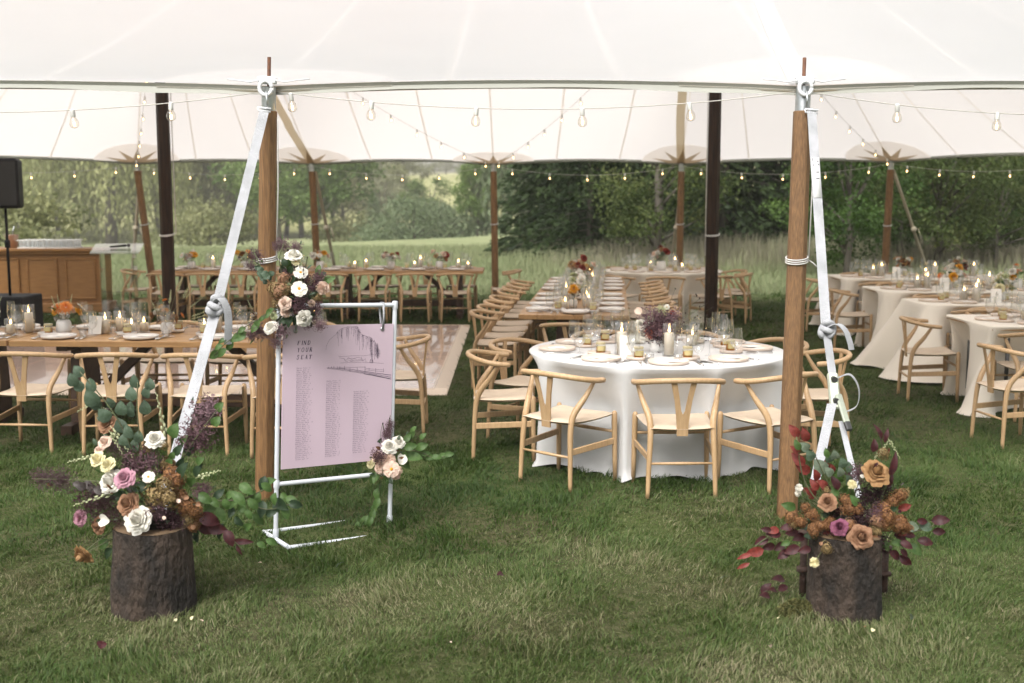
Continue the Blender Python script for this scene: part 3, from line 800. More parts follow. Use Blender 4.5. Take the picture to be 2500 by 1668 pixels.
def make_chair():
    o = thing('wishbone_chair', '', 'chair')
    rp = [(-.272, .035, .700), (-.277, -.06, .708), (-.250, -.155, .724), (-.150, -.235, .742), (0, -.262, .748), (.150, -.235, .742), (.250, -.155, .724), (.277, -.06, .708), (.272, .035, .700)]
    cv = cat_curve(rp, 4)
    rad = [.0185] * len(cv); rad[0] = rad[-1] = .011
    cv.insert(0, cv[0] + Vector((0, .004, 0))); cv.append(cv[-1] + Vector((0, .004, 0))); rad = [.005] + rad + [.005]
    rad[1] = rad[-2] = .0165
    part('top_rail', MB().tube(cv, rad, 10).mesh('top_rail', ash), o)
    for s in (-1, 1):
        lp = cat_curve([(s * .212, -.225, 0), (s * .205, -.218, .2), (s * .196, -.205, .40), (s * .200, -.175, .50), (s * .232, -.105, .60), (s * .262, -.045, .705)], 4)
        n = len(lp) - 1
        rr_ = [np.interp(i / n, [0, .3, .55, .68, .85, 1], [.0135, .0175, .0205, .021, .016, .012]) for i in range(n + 1)]
        part('rear_leg', MB().tube(lp, rr_, 10).mesh('rear_leg', ash), o)
        fp = [(s * .243, .205, 0), (s * .240, .202, .15), (s * .236, .20, .40), (s * .235, .20, .455), (s * .235, .20, .47), (s * .235, .20, .474)]
        part('front_leg', MB().tube(fp, [.0135, .0165, .019, .0185, .012, .004], 10).mesh('front_leg', ash), o)
        part('side_stretcher', MB().beam((s * .206, -.205, .255), (s * .238, .195, .275), .016, .042).mesh('side_stretcher', ash, smooth=False, bevel=.004), o)
    part('rear_stretcher', MB().tube([(-.205, -.218, .222), (0, -.218, .222), (.205, -.218, .222)], [.0075, .011, .0075], 8).mesh('rear_stretcher', ash), o)
    part('front_stretcher', MB().tube([(-.236, .20, .335), (0, .20, .335), (.236, .20, .335)], [.009, .013, .009], 8).mesh('front_stretcher', ash), o)
    # the Y shaped splat: outline bent to follow the back
    out = [(-.034, .395), (-.036, .45), (-.042, .52), (-.055, .62), (-.082, .745), (-.046, .748), (-.026, .64), (-.012, .555), (0, .528), (.012, .555), (.026, .64), (.046, .748), (.082, .745), (.055, .62), (.042, .52), (.036, .45), (.034, .395)]
    n = len(out); th = .012; vs = []
    for sgn in (-1, 1):
        for x, z in out:
            f = (z - .395) / .35
            vs.append((x, -.212 - .044 * f ** 1.5 + sgn * th / 2 + 1.6 * x * x * f, z))
    tri = [(0, 1, 15, 16), (1, 2, 14, 15), (2, 3, 7, 8), (3, 4, 5, 6), (3, 6, 7), (2, 8, 14), (14, 8, 9, 13), (13, 9, 10), (13, 10, 11, 12)]
    fs = [tuple(q) for q in tri] + [tuple(i + n for i in reversed(q)) for q in tri] + [(i, i + n, (i + 1) % n + n, (i + 1) % n) for i in range(n)]
    part('splat', MB().add(vs, fs).mesh('splat', ash, smooth='auto'), o)
    def seat(u, v):                              # closed cushion-like surface: v goes round the thickness
        a = 2 * math.pi * v
        return None
    mb = MB(); N = 14
    def wid(y): return .196 + (.232 - .196) * (y + .215) / .415
    def surf(u, v, side):
        y = -.222 + .43 * v; x = (2 * u - 1) * (wid(y) + .004)
        ex = min(1, (1 - abs(2 * u - 1)) * 9); ey = min(1, min(v, 1 - v) * 9)
        e = math.sqrt(max(0, 1 - (1 - ex) ** 2)) * math.sqrt(max(0, 1 - (1 - ey) ** 2))
        z = .425 + .012 * v + .010 * (2 * u - 1) ** 2 + .012 * (2 * v - 1) ** 2
        dgl = abs(abs(2 * u - 1) - abs(2 * v - 1))
        z -= .004 * max(0, 1 - dgl * 7)
        return (x, y, z + side * .016 * e)
    mb.grid(lambda u, v: surf(u, v, 1), N, N); mb.grid(lambda u, v: surf(u, v, -1), N, N)
    part('seat', mb.mesh('seat', cord_seat), o)
    return o
CHAIR = Proto(make_chair())
def chair(x, y, face, label, group):             # face: direction it looks, degrees clockwise from +Y
    return CHAIR.put((x, y, -.004), -R(face) + random.uniform(-.03, .03), label, group)

# ================================================================ tables
oak = mat('oiled_table_wood', (.42, .245, .105), .42, (.30, .165, .065), 4, (1.2, 10, 10), 6, bump=.1, bscale=18, lo=.3, hi=.7, rand=.12)
walnut = mat('dark_trestle_wood', (.075, .036, .018), .5, (.04, .02, .011), 6, (3, 3, 3), bump=.1)
linen_w = mat('white_linen', (.62, .62, .62), .85, bump=.18, bscale=160, sheen=.2, transl=.12)
linen_i = mat('ivory_linen', (.80, .735, .635), .85, bump=.18, bscale=160, sheen=.2, transl=.10)
TOP = .76
def farm_table(cx, cy, rz, L_, Wd, label, group):
    o = thing('farm_table', label, 'table', (cx, cy, 0), rz, group)
    n = 6; w = Wd / n
    plank = MB().box((0, 0, 0), (L_, w - .003, .045)).mesh('plank', oak, smooth=False, bevel=.003)
    for i in range(n): part('plank', plank, o, (random.uniform(-.002, .002), -Wd / 2 + w * (i + .5), TOP - .0225 + random.uniform(-.001, .001)))
    for s in (-1, 1):
        x = s * (L_ / 2 - .38)
        part('trestle_post', MB().box((x, 0, .385), (.10, .42, .64), taper=.8).mesh('trestle_post', walnut, smooth=False, bevel=.004), o)
        part('trestle_foot', MB().box((x, 0, .035), (.09, .82, .08)).mesh('trestle_foot', walnut, smooth=False, bevel=.004), o)
        part('trestle_head', MB().box((x, 0, .692), (.09, .84, .045)).mesh('trestle_head', walnut, smooth=False, bevel=.004), o)
        part('brace', MB().beam((x - s * .04, 0, .2), (x - s * .55, 0, .69), .07, .07).mesh('brace', walnut, smooth=False, bevel=.004), o)
    part('crossbar', MB().box((0, 0, .22), (L_ - .8, .05, .10)).mesh('crossbar', walnut, smooth=False, bevel=.004), o)
    return o
def cloth_mesh(outline, mtl, seed, folds, amp, flare=.05, corner=None, hem=.0, dents=()):
    """outline(u)->(point, outward normal); skirt drops to the grass with folds; corner(u)->extra flare"""
    g = np.random.default_rng(seed); n = 300; m = 17
    ph = g.uniform(0, 6.28, 6); fr = [folds, folds * 1.61, folds * .53, folds * 2.3, folds * .31, folds * 3.1]
    fr = [max(1, round(x)) for x in fr]; am = [1, .7, .8, .45, .7, .30]
    mb = MB(); vs, fs = [], []
    prof = [(0, 0)] + [(j / (m - 1)) for j in range(m)][0:0]
    rows = [(-.05, .004, 0)] + [(.0, 0.003, 0), (.008, -.006, 0)]
    for i in range(n):
        u = i / n; p, nn = outline(u)
        w = sum(a * math.sin(2 * math.pi * f * u + q) for a, f, q in zip(am, fr, ph))
        w2 = math.copysign(abs(w / 1.6) ** .8, w)
        cf = corner(u) if corner else 0
        dn = 0.0                                 # chairs pushed in press the cloth inwards
        for dx_, dy_, dd in dents:
            dist = math.hypot(p[0] - dx_, p[1] - dy_); dn = max(dn, dd * math.exp(-(dist / .29) ** 4))
        hz = hem + .012 * math.sin(2 * math.pi * 7 * u + ph[0]) + .014 * math.sin(2 * math.pi * 17 * u + ph[1])
        pc = Vector((p[0], p[1], 0)); nv = Vector((nn[0], nn[1], 0))
        for off, dz, _ in rows: vs.append(pc + nv * off + Vector((0, 0, TOP + .004 + dz)))
        for j in range(1, m + 1):
            v = j / m; z = TOP - .004 + (-.0 - (TOP - .012 - max(hz, -.02))) * v
            off = .01 + flare * v + amp * w2 * v ** 1.25 + cf * v ** 1.15
            off = max(off, .012) * (1 - .8 * min(1, dn * 5)) - dn * min(1.0, v / .38) ** .8 * (1 - .25 * max(0, v - .5))
            if j == m: off += .02 + .012 * math.sin(2 * math.pi * 29 * u)
            vs.append(pc + nv * off + Vector((0, 0, z)))
    k = 3 + m
    for i in range(n):
        i2 = (i + 1) % n
        for j in range(k - 1): fs.append((i * k + j, i2 * k + j, i2 * k + j + 1, i * k + j + 1))
    fs.append(tuple(i * k for i in range(n)))
    return mb.add(vs, fs).mesh('tablecloth', mtl)
def round_outline(r):
    return lambda u: ((r * math.cos(2 * math.pi * u), r * math.sin(2 * math.pi * u)), (math.cos(2 * math.pi * u), math.sin(2 * math.pi * u)))
def rect_outline(lx, ly, rc=.05):
    segs = []                                    # walk a rounded rectangle
    per = 2 * (lx + ly) - 8 * rc + 2 * math.pi * rc
    def f(u):
        d = (u % 1) * per
        x, y = lx / 2, ly / 2
        for (ax, ay, dx, dy, ln, ca) in ((x, -y + rc, 0, 1, ly - 2 * rc, 0), (x - rc, y, -1, 0, lx - 2 * rc, 90), (-x, y - rc, 0, -1, ly - 2 * rc, 180), (-x + rc, -y, 1, 0, lx - 2 * rc, 270)):
            if d <= ln: return ((ax + dx * d, ay + dy * d), (math.cos(R(ca)), math.sin(R(ca))))
            d -= ln
            arc = math.pi / 2 * rc
            if d <= arc:
                ang = R(ca) + d / rc
                ccx = ax + dx * ln - math.cos(R(ca)) * rc; ccy = ay + dy * ln - math.sin(R(ca)) * rc
                return ((ccx + rc * math.cos(ang), ccy + rc * math.sin(ang)), (math.cos(ang), math.sin(ang)))
            d -= arc
        return ((x, -y + rc), (1, 0))
    return f
def hidden_table(name, label, loc, rz, shape, group=None):      # the folding table under a cloth
    o = thing(name, label, 'table', loc, rz, group)
    if shape[0] == 'round':
        part('tabletop', MB().lathe([(.01, TOP - .03), (shape[1] - .01, TOP - .03), (shape[1] - .01, TOP - .004), (.01, TOP - .004)], 40).mesh('tabletop', oak, smooth='auto'), o)
        lx = ly = .45
    else:
        part('tabletop', MB().box((0, 0, TOP - .017), (shape[1] - .03, shape[2] - .03, .026)).mesh('tabletop', oak, smooth=False), o)
        lx, ly = shape[1] / 2 - .2, shape[2] / 2 - .12
    for sx in (-1, 1):
        for sy in (-1, 1): part('leg', MB().tube([(sx * lx, sy * ly, 0), (sx * lx, sy * ly, TOP - .03)], .018, 8).mesh('leg', dk_metal), o)
    return o
GA = 'chairs round the front white table'
cA = (P(1604, 902, TOP) + P(1604, 821, TOP)) / 2; cA.z = 0
angA = [(0, 1.02), (-41, 1.04), (-90, 1.10), (-124, 1.12), (-167, 1.15), (161, 1.15), (124, 1.14), (92, 1.12), (36, 1.06)]
dentA = [(math.sin(R(a)) * .915, -math.cos(R(a)) * .915, .23 - max(0, r - 1.0) * .9) for a, r in angA]
hidden_table('round_table', 'round table under a white cloth between the two front poles', cA, .1, ('round', .90))
tag(part('tablecloth', cloth_mesh(round_outline(.915), linen_w, 3, 13, .034, .03, dents=dentA), None, cA), 'white linen cloth draped to the grass over the front round table', 'tablecloth')
labA = ['pale wishbone chair square on before the front white table', 'pale wishbone chair at the front white table, turned towards the lilac sign side', 'pale wishbone chair at the sign side end of the front white table', 'pale wishbone chair behind the sign side end of the front white table', 'pale wishbone chair mostly hidden behind glasses on the front white table', 'pale wishbone chair hidden behind the dark flowers on the front white table', 'pale wishbone chair behind the ratchet strap knot at the front white table', 'pale wishbone chair behind the ratchet loop at the front white table', 'pale wishbone chair half hidden by the ratchet strap pole']
for (a, r), lb in zip(angA, labA):
    chair(cA.x + math.sin(R(a)) * r, cA.y - math.cos(R(a)) * r, -a + random.uniform(-3, 3), lb, GA)
# long table beside the dance floor (B)
farm_table(-2.62, 9.24, R(-3), 2.50, 1.0, 'wooden farm table with planked top behind the left stump flowers', 'wooden farm tables')
farm_table(-5.14, 9.38, R(-3), 2.50, 1.0, 'wooden farm table running out beside the black speaker box', 'wooden farm tables')
GB = 'chairs along the near long table'
for x, y, d, w in ((-3.54, 8.42, 3, 'farthest from the sign'), (-2.90, 8.38, -2, 'second from the end, behind eucalyptus leaves'), (-2.26, 8.35, 2, 'behind the white strap and purple plume'), (-1.66, 8.30, -2, 'behind the golden brown pole')):
    chair(x, y, d, 'pale wishbone chair backing the near long table, ' + w, GB)
ORD = ['first', 'second', 'third', 'fourth', 'fifth', 'sixth', 'seventh', 'eighth']
for i, x in enumerate((-1.82, -2.42, -3.02, -3.62)):
    chair(x, 10.06 - (x + 2.6) * .05, 180 + random.uniform(-5, 5), f'pale wishbone chair on the dance floor edge of the near table, {ORD[i]} from sign', GB)
chair(-.93, 9.16, 268, 'pale wishbone chair ending the near long table, half behind the sign', GB)
# centre long tables (C)
cdir = Vector((.088, .996, 0)); cN = Vector((.583, 10.82, 0)); LC = 2.62; rotC = math.atan2(-cdir.x, cdir.y) + math.pi / 2
cC1 = cN + cdir * (LC / 2); cC2 = cN + cdir * (LC * 1.5 + .09)
farm_table(cC1.x, cC1.y, rotC, LC, 1.05, 'wooden farm table end on behind the front white table', 'wooden farm tables')
farm_table(cC2.x, cC2.y, rotC, LC, 1.05, 'second wooden farm table continuing behind the end-on one', 'wooden farm tables')
cside = Vector((cdir.y, -cdir.x, 0)); SET_C = []
for k, c in enumerate((cC1, cC2)):
    for i in range(4):
        q = c + cdir * (-LC / 2 + .42 + i * .6)
        for s in (-1, 1):
            p = q + cside * s * (.525 + .24)
            fa = math.degrees(math.atan2(-s * cside.x, -s * cside.y))
            chair(p.x, p.y, fa + random.uniform(-3, 3), 'pale wishbone chair, ' + ('dance floor' if s < 0 else 'centre pole') + f' side of the end-on table, {ORD[k * 4 + i]} from the white table', 'chairs along the end-on long table')
            SET_C.append((q + cside * s * .36, fa))
p = cN - cdir * .42
chair(p.x, p.y, math.degrees(math.atan2(cdir.x, cdir.y)), 'pale wishbone chair at the near end of the end-on long table', 'chairs along the end-on long table')
SET_C.append((cN + cdir * .17, math.degrees(math.atan2(cdir.x, cdir.y))))
# far long tables (D)
farm_table(-4.33, 18.27, 0, 2.54, 1.0, 'far wooden farm table nearer the bar', 'wooden farm tables')
farm_table(-1.72, 18.27, 0, 2.54, 1.0, 'far wooden farm table beyond the dance floor corner', 'wooden farm tables')
xD = [-5.29, -4.70, -4.11, -3.48, -2.80, -2.13, -1.49, -.876]
for i, x in enumerate(xD):
    chair(x, 17.58, random.uniform(-4, 4), f'pale wishbone chair backing the far long table, {ORD[i]} from the bar', 'chairs along the far long table')
    chair(x + .05, 18.98, 180 + random.uniform(-4, 4), f'pale wishbone chair on the meadow side of the far long table, {ORD[i]} from the bar', 'chairs along the far long table')
chair(-.12, 18.2, 268, 'pale wishbone chair side on at the willow end of the far long table', 'chairs along the far long table')
chair(-5.95, 18.3, 88, 'pale wishbone chair side on at the bar end of the far long table', 'chairs along the far long table')
# far round table (E)
cE = Vector((2.34, 17.85, 0))
hidden_table('round_table', 'round table under a pale cloth behind the dark centre pole', cE, .3, ('round', .90))
tag(part('tablecloth', cloth_mesh(round_outline(.915), linen_i, 8, 12, .03, .04, dents=[(math.sin(R(a)) * .915, -math.cos(R(a)) * .915, .2) for a in (-5, 33, 69, 104, 140, 178, -42, -78, -113, -149)]), None, cE), 'pale linen cloth over the far round table behind the dark centre pole', 'tablecloth')
for a in (-5, 33, 69, 104, 140, 178, -42, -78, -113, -149):
    chair(cE.x + math.sin(R(a)) * 1.12, cE.y - math.cos(R(a)) * 1.12, -a, 'pale wishbone chair at the far round table behind the dark centre pole', 'chairs round the far round table')
# ivory clothed tables (F), near to far
FT = [(4.10, 9.75, 10.82), (4.30, 11.80, 12.65), (4.42, 13.50, 14.50), (4.60, 15.75, 16.85)]
fname = ['nearest the grass edge', 'second from the grass, with flared corner', 'third from the grass edge', 'farthest, before the pines']
for i, (x0, y0, y1) in enumerate(FT):
    lx, ly = 2.44, y1 - y0; c = Vector((x0 + lx / 2, (y0 + y1) / 2, 0)); ol = rect_outline(lx, ly, .06)
    hidden_table('rectangular_table', 'table under an ivory cloth, ' + fname[i], c, 0, ('rect', lx, ly), 'ivory clothed tables')
    def corner(u, ol=ol, lx=lx, ly=ly, i=i):
        (px_, py_), _ = ol(u); dc = math.hypot(abs(px_) - lx / 2, abs(py_) - ly / 2)
        lft = 1.0 if px_ < 0 else .5
        return (.30, .34, .14, .16)[i] * lft * math.exp(-(dc / .16) ** 2) + (.1 if i == 1 else 0) * math.exp(-(dc / .4) ** 2)
    tag(part('tablecloth', cloth_mesh(ol, linen_i, 20 + i, 9, .03, .045, corner, dents=[(cx_ - c.x, cy_ - c.y, .26) for cx_, cy_ in ((4.42, 9.75), (4.80, 11.8), (4.92, 13.5), (5.6, 13.5), (5.02, 15.75), (5.68, 15.75), (6.4, 15.75), (4.10, 10.55), (4.42, 14.15), (4.6, 16.35))]), None, c), 'ivory linen cloth to the grass on the table ' + fname[i], 'tablecloth')
GF = 'chairs at the ivory clothed tables'
for x, y, f, lb in ((3.90, 10.62, 98, 'pale wishbone chair at the end of the nearest ivory table'), (3.84, 8.62, 82, 'pale wishbone chair standing alone on the grass before the nearest ivory table'),
                    (4.42, 9.66, 2, 'pale wishbone chair pushed in at the front of the nearest ivory table'), (4.80, 11.72, 0, 'pale wishbone chair pushed in before the flared ivory cloth'),
                    (4.86, 11.42, 180, 'pale wishbone chair tucked behind the honey jars of the nearest ivory table'), (4.97, 13.28, 180, 'pale wishbone chair tucked behind the flared ivory cloth'),
                    (4.92, 13.42, 0, 'pale wishbone chair pushed in before the third ivory table'), (4.20, 14.15, 95, 'pale wishbone chair at the end of the third ivory table'),
                    (4.40, 16.35, 92, 'pale wishbone chair at the end of the farthest ivory table, behind the pole'), (5.02, 15.62, 0, 'pale wishbone chair pushed in before the farthest ivory table'),
                    (5.12, 15.1, 180, 'pale wishbone chair tucked behind the third ivory table'), (5.60, 13.42, 0, 'pale wishbone chair before the third ivory table, right of another'),
                    (5.68, 15.62, 0, 'pale wishbone chair before the farthest ivory table, right of another'), (6.4, 15.62, 0, 'pale wishbone chair third along the farthest ivory table'),
                    (5.2, 17.2, 180, 'pale wishbone chair on the pine side of the farthest ivory table'), (5.9, 17.2, 180, 'pale wishbone chair on the pine side of the farthest ivory table, second along')):
    chair(x, y, f, lb, GF)
# ================================================================ dance floor, bar, speaker, lectern
floor_mat = mat('pale_dance_floor', (.74, .55, .45), .16, (.68, .49, .395), 3, (1, 1, 1), 5, spec=.8, lo=.3, hi=.7, rand=.04, coat=.8)
edge_mat = mat('cream_floor_edge', (.62, .52, .42), .45)
x0, x1, y0, y1 = DANCE
fl = structure(part('dance_floor', MB().box(((x0 + x1) / 2, (y0 + y1) / 2, .016), (x1 - x0 - .2, y1 - y0 - .2, .03)).mesh('dance_floor', mat('floor_seams', (.18, .12, .09), .6), smooth=False)))
nx, ny = 5, 5; pw, ph = (x1 - x0 - .24) / nx, (y1 - y0 - .24) / ny
pan = MB().box((0, 0, 0), (pw - .006, ph - .006, .014)).mesh('floor_panel', floor_mat, smooth=False)
for i in range(nx):
    for j in range(ny): part('floor_panel', pan, fl, (x0 + .12 + pw * (i + .5), y0 + .12 + ph * (j + .5), .037 + random.uniform(-.0006, .0006)))
def ramp(a, b, nrm):
    a, b, nrm = Vector(a), Vector(b), Vector(nrm)
    vs = [a, b, b - nrm * .14, a - nrm * .14]; top = [a + Vector((0, 0, .006)), b + Vector((0, 0, .006)), b - nrm * .14 + Vector((0, 0, .047)), a - nrm * .14 + Vector((0, 0, .047))]
    return MB().add(vs + top, [(0, 1, 5, 4), (4, 5, 6, 7), (1, 2, 6, 5), (2, 3, 7, 6), (3, 0, 4, 7), (3, 2, 1, 0)])
for a, b, nrm in (((x0, y0, 0), (x1, y0, 0), (0, -1, 0)), ((x1, y0 + .143, 0), (x1, y1 - .143, 0), (1, 0, 0)), ((x1, y1, 0), (x0, y1, 0), (0, 1, 0)), ((x0, y1 - .143, 0), (x0, y0 + .143, 0), (-1, 0, 0))):
    part('floor_edge', ramp(a, b, nrm).mesh('floor_edge', edge_mat, smooth=False), fl)

bar_wood = mat('honey_bar_wood', (.33, .165, .055), .4, (.25, .12, .04), 5, (1, 1, 6), 5, lo=.3, hi=.7)
barp = P(254, 762); bar_h = 1.06; bx1, by = -6.78, 18.95
bar = thing('bar_counter', 'panelled brown wooden bar with glass racks on top', 'bar', (bx1 - 1.3, by, 0), R(2))
part('body', MB().box((0, .33, .5), (2.5, .62, 1.0)).mesh('body', bar_wood, smooth=False), bar)
part('counter_top', MB().box((0, .3, 1.035), (2.7, .78, .05)).mesh('counter_top', bar_wood, smooth=False, bevel=.008), bar)
part('cornice', MB().box((0, .3, .985), (2.62, .70, .05)).mesh('cornice', bar_wood, smooth=False, bevel=.012), bar)
part('plinth', MB().box((0, .3, .075), (2.62, .72, .15)).mesh('plinth', bar_wood, smooth=False, bevel=.01), bar)
for i in range(4):
    cx = -1.25 + .3125 + i * .625
    fr = part('panel', MB().box((cx, .012, .56), (.44, .02, .62)).mesh('panel', bar_wood, smooth=False), bar)
    for a, s in (((cx, .002, .885), (.50, .04, .03)), ((cx, .002, .235), (.50, .04, .03)), ((cx - .235, .002, .56), (.03, .04, .62)), ((cx + .235, .002, .56), (.03, .04, .62))):
        part('moulding', MB().box(a, s).mesh('moulding', bar_wood, smooth=False, bevel=.006), fr)
glass = thin_glass('clear_glass', (.965, .97, .97), 1.5, .06, .12)
frost = mat('frosted_rack_plastic', (.80, .80, .78), .5)
def rack(x, n, lab):
    o = thing('glass_rack', lab, 'glass rack', bar.location + Vector((x, .25, 1.06)), R(2), 'racks of glasses on the bar')
    part('tray', MB().box((0, 0, .01), (.46, .4, .02)).mesh('tray', frost, smooth=False), o)
    part('rim', MB().tube([(-.23, -.2, .13), (.23, -.2, .13), (.23, .2, .13), (-.23, .2, .13), (-.23, -.2, .13)], .008, 6).mesh('rim', frost), o)
    g_ = MB().lathe([(.0, .02), (.028, .02), (.033, .12)], 10, close=False).mesh('tumbler', mat('cloudy_glass', (.74, .76, .75), .2, transl=.5))
    for i in range(n):
        for j in range(3): part('tumbler', g_, o, (-.19 + .38 * i / (n - 1), -.14 + .14 * j, .003))
rack(.62, 6, 'white rack of upturned tumblers at the end of the bar counter')
rack(.13, 6, 'white rack of tumblers beside the candle on the bar counter')
rack(-1.03, 6, 'white rack of tumblers at the speaker end of the bar counter')
bk = thing('ice_bucket', 'copper coloured ice bucket with tongs standing on the bar', 'bucket', bar.location + Vector((-.25, .22, 1.06)))
part('pail', MB().lathe([(.0, 0), (.085, 0), (.105, .21), (.112, .22), (.104, .215), (.082, .015), (0, .012)], 20).mesh('pail', mat('copper_pink', (.46, .30, .22), .3, metal=.5)), bk)
part('scoop', MB().tube([(.0, 0, .1), (.02, 0, .28), (.05, 0, .36)], [.008, .012, .01], 6).mesh('scoop', steel), bk)

black_p = mat('black_speaker_plastic', (.008, .009, .010), .6, (.014, .014, .016), 60, bump=.1, spec=.15)
sp0 = Vector((-6.58, 14.9, 0))
sub = tag(part('subwoofer', MB().box((0, .1, .31), (.62, .66, .60)).mesh('subwoofer', black_p, smooth=False, bevel=.015), None, sp0 + Vector((-.02, 0, 0))), 'black subwoofer box on the grass below the loudspeaker pole', 'speaker')
spk = thing('loudspeaker', 'black loudspeaker on a pole above the subwoofer', 'speaker', sp0 + Vector((0, .1, .61)))
part('pole', MB().tube([(0, 0, 0), (0, 0, 1.3)], .018, 10).mesh('pole', black_p), spk)
part('clamp', MB().tube([(0, 0, .62), (0, 0, .72)], .035, 10).mesh('clamp', black_p), spk)
part('cabinet', MB().box((0, 0, 1.45), (.40, .38, .64), Matrix.Rotation(R(14), 3, 'Z')).mesh('cabinet', black_p, smooth=False, bevel=.03), spk)
part('grille', MB().box((.047, -.187, 1.45), (.34, .012, .56), Matrix.Rotation(R(14), 3, 'Z')).mesh('grille', mat('speaker_grille', (.02, .02, .02), .8, bump=.4, bscale=250), smooth=False), spk)

acr = thin_glass('clear_acrylic', (.95, .965, .955), 1.5, .03, .10)
le = P(330, 812); lec = thing('acrylic_lectern', 'clear acrylic lectern with microphone standing on the dance floor', 'lectern', (-5.55, 16.2, .044), R(8))
part('base', MB().box((0, 0, .01), (.55, .40, .02)).mesh('base', acr, smooth=False), lec)
part('top', MB().box((0, -.05, 1.13), (.66, .42, .015), Matrix.Rotation(R(16), 3, 'X')).mesh('top', acr, smooth=False), lec)
part('lip', MB().box((0, -.255, 1.085), (.66, .015, .05)).mesh('lip', acr, smooth=False), lec)
for s in (-1, 1): part('side_panel', MB().box((s * .22, 0, .55), (.014, .28, 1.06)).mesh('side_panel', acr, smooth=False), lec)
part('shelf', MB().box((0, 0, .52), (.42, .28, .012)).mesh('shelf', acr, smooth=False), lec)
part('front_panel', MB().box((0, -.145, .27), (.42, .012, .48)).mesh('front_panel', acr, smooth=False), lec)
mic = thing('microphone', 'black wireless microphone lying on the acrylic lectern', 'microphone', lec.location + Vector((.05, -.05, 1.165)), R(15))
part('handle', MB().tube([(-.14, 0, -.01), (.08, 0, .005)], [.012, .017], 8).mesh('handle', black_p), mic)
part('head', MB().lathe([(0, -.03), (.022, -.02), (.026, 0), (.02, .02), (0, .026)], 10, (.11, 0, .008)).mesh('head', dk_metal), mic)

# ================================================================ tableware
stone = mat('beige_stoneware', (.60, .50, .42), .45, (.66, .56, .48), 9, rand=.04)
white_pl = mat('white_stoneware', (.70, .66, .62), .4)
paper = mat('cream_paper', (.78, .75, .70), .8)
napkin_m = mat('white_napkin', (.78, .77, .75), .9, bump=.2, bscale=90)
honey = mat('honey', (.42, .17, .02), .15, (.52, .24, .03), 20, transl=.35)
lid_m = mat('pale_gold_lid', (.52, .45, .28), .35, metal=.4)
silver = mat('silver_cutlery', (.62, .62, .62), .22, metal=1.0)
wax = mat('ivory_wax', (.84, .77, .66), .5, transl=.3)
flame = emit('candle_flame', (1.0, .62, .22), 22.0)
wick_m = mat('black_wick', (.01, .01, .01), .9)
def proto(name, cat, build):
    o = thing(name, '', cat); build(o); return Proto(o)
def b_plate(m, r):
    return lambda o: part('dish', MB().lathe([(0, 0), (r * .72, 0), (r * .98, .006), (r, .024), (r * .975, .026), (r * .93, .010), (r * .6, .007), (0, .007)], 28).mesh('dish', m), o)
PLATE = proto('dinner_plate', 'plate', b_plate(stone, .135))
SIDE = proto('side_plate', 'plate', b_plate(stone, .082))
PLATE_W = proto('dinner_plate', 'plate', b_plate(white_pl, .135))
SIDE_W = proto('side_plate', 'plate', b_plate(white_pl, .078))
def b_napkin(o):
    part('fold', MB().grid(lambda u, v: ((u - .5) * .17, (v - .5) * .12, .004 + .004 * math.sin(u * 5) * math.sin(v * 4 + 1) + .004 * (1 - abs(2 * v - 1))), 8, 6).mesh('fold', napkin_m), o)
    part('menu', MB().box((.03, .0, .0145), (.095, .115, .001), Matrix.Rotation(.15, 3, 'Z')).mesh('menu', paper, smooth=False), o)
NAPKIN = proto('folded_napkin', 'napkin', b_napkin)
def b_wine(o, hh=.22, rb=.042, stem=.085):
    k = hh / .22
    pr = [(.034, 0), (.033, .003), (.008, .006), (.0038, .014), (.0036, stem * k), (.012, (stem + .006) * k), (rb * .8, (stem + .03) * k), (rb, (stem + .06) * k), (rb * .96, (stem + .09) * k), (rb * .82, hh)]
    part('bowl', MB().lathe(pr, 16, close=False).mesh('bowl', glass), o)
WINE = proto('wine_glass', 'glass', lambda o: b_wine(o, .245, .045, .085))
FLUTE = proto('champagne_flute', 'glass', lambda o: b_wine(o, .265, .034, .075))
WATER = proto('water_goblet', 'glass', lambda o: b_wine(o, .20, .043, .055))
def b_jar(o):
    part('glass', MB().lathe([(.0, 0), (.027, 0), (.029, .004), (.029, .052), (.026, .060), (.026, .064)], 16, close=False).mesh('glass', thin_glass('jar_glass', (.95, .93, .85), 1.5, .05, .06)), o)
    part('honey', MB().lathe([(0, .003), (.0265, .004), (.0265, .040), (0, .040)], 14).mesh('honey', honey), o)
    part('label', MB().grid(lambda u, v: (.0296 * math.cos(3.6 + u * 2.2), .0296 * math.sin(3.6 + u * 2.2), .022 + .028 * v), 6, 1).mesh('label', mat('jar_label', (.50, .42, .20), .7)), o)
    part('lid', MB().lathe([(0, .072), (.027, .072), (.029, .070), (.029, .060), (.026, .060)], 16).mesh('lid', lid_m, smooth='auto'), o)
JAR = proto('honey_jar', 'jar', b_jar)
for c_ in JAR.root.children: c_.scale = (1.18,) * 3
def b_fork(o):
    mb = MB().tube([(0, -.095, .004), (0, -.02, .004), (0, .03, .006)], [.0045, .003, .0028], 6, flat=1.6)
    part('handle', mb.mesh('handle', silver), o)
    mb = MB().box((0, .04, .006), (.022, .022, .002))
    for i in range(4): mb.box((-.0095 + i * .0063, .073, .007), (.003, .045, .002))
    part('tines', mb.mesh('tines', silver, smooth=False), o)
FORK = proto('fork', 'cutlery', b_fork)
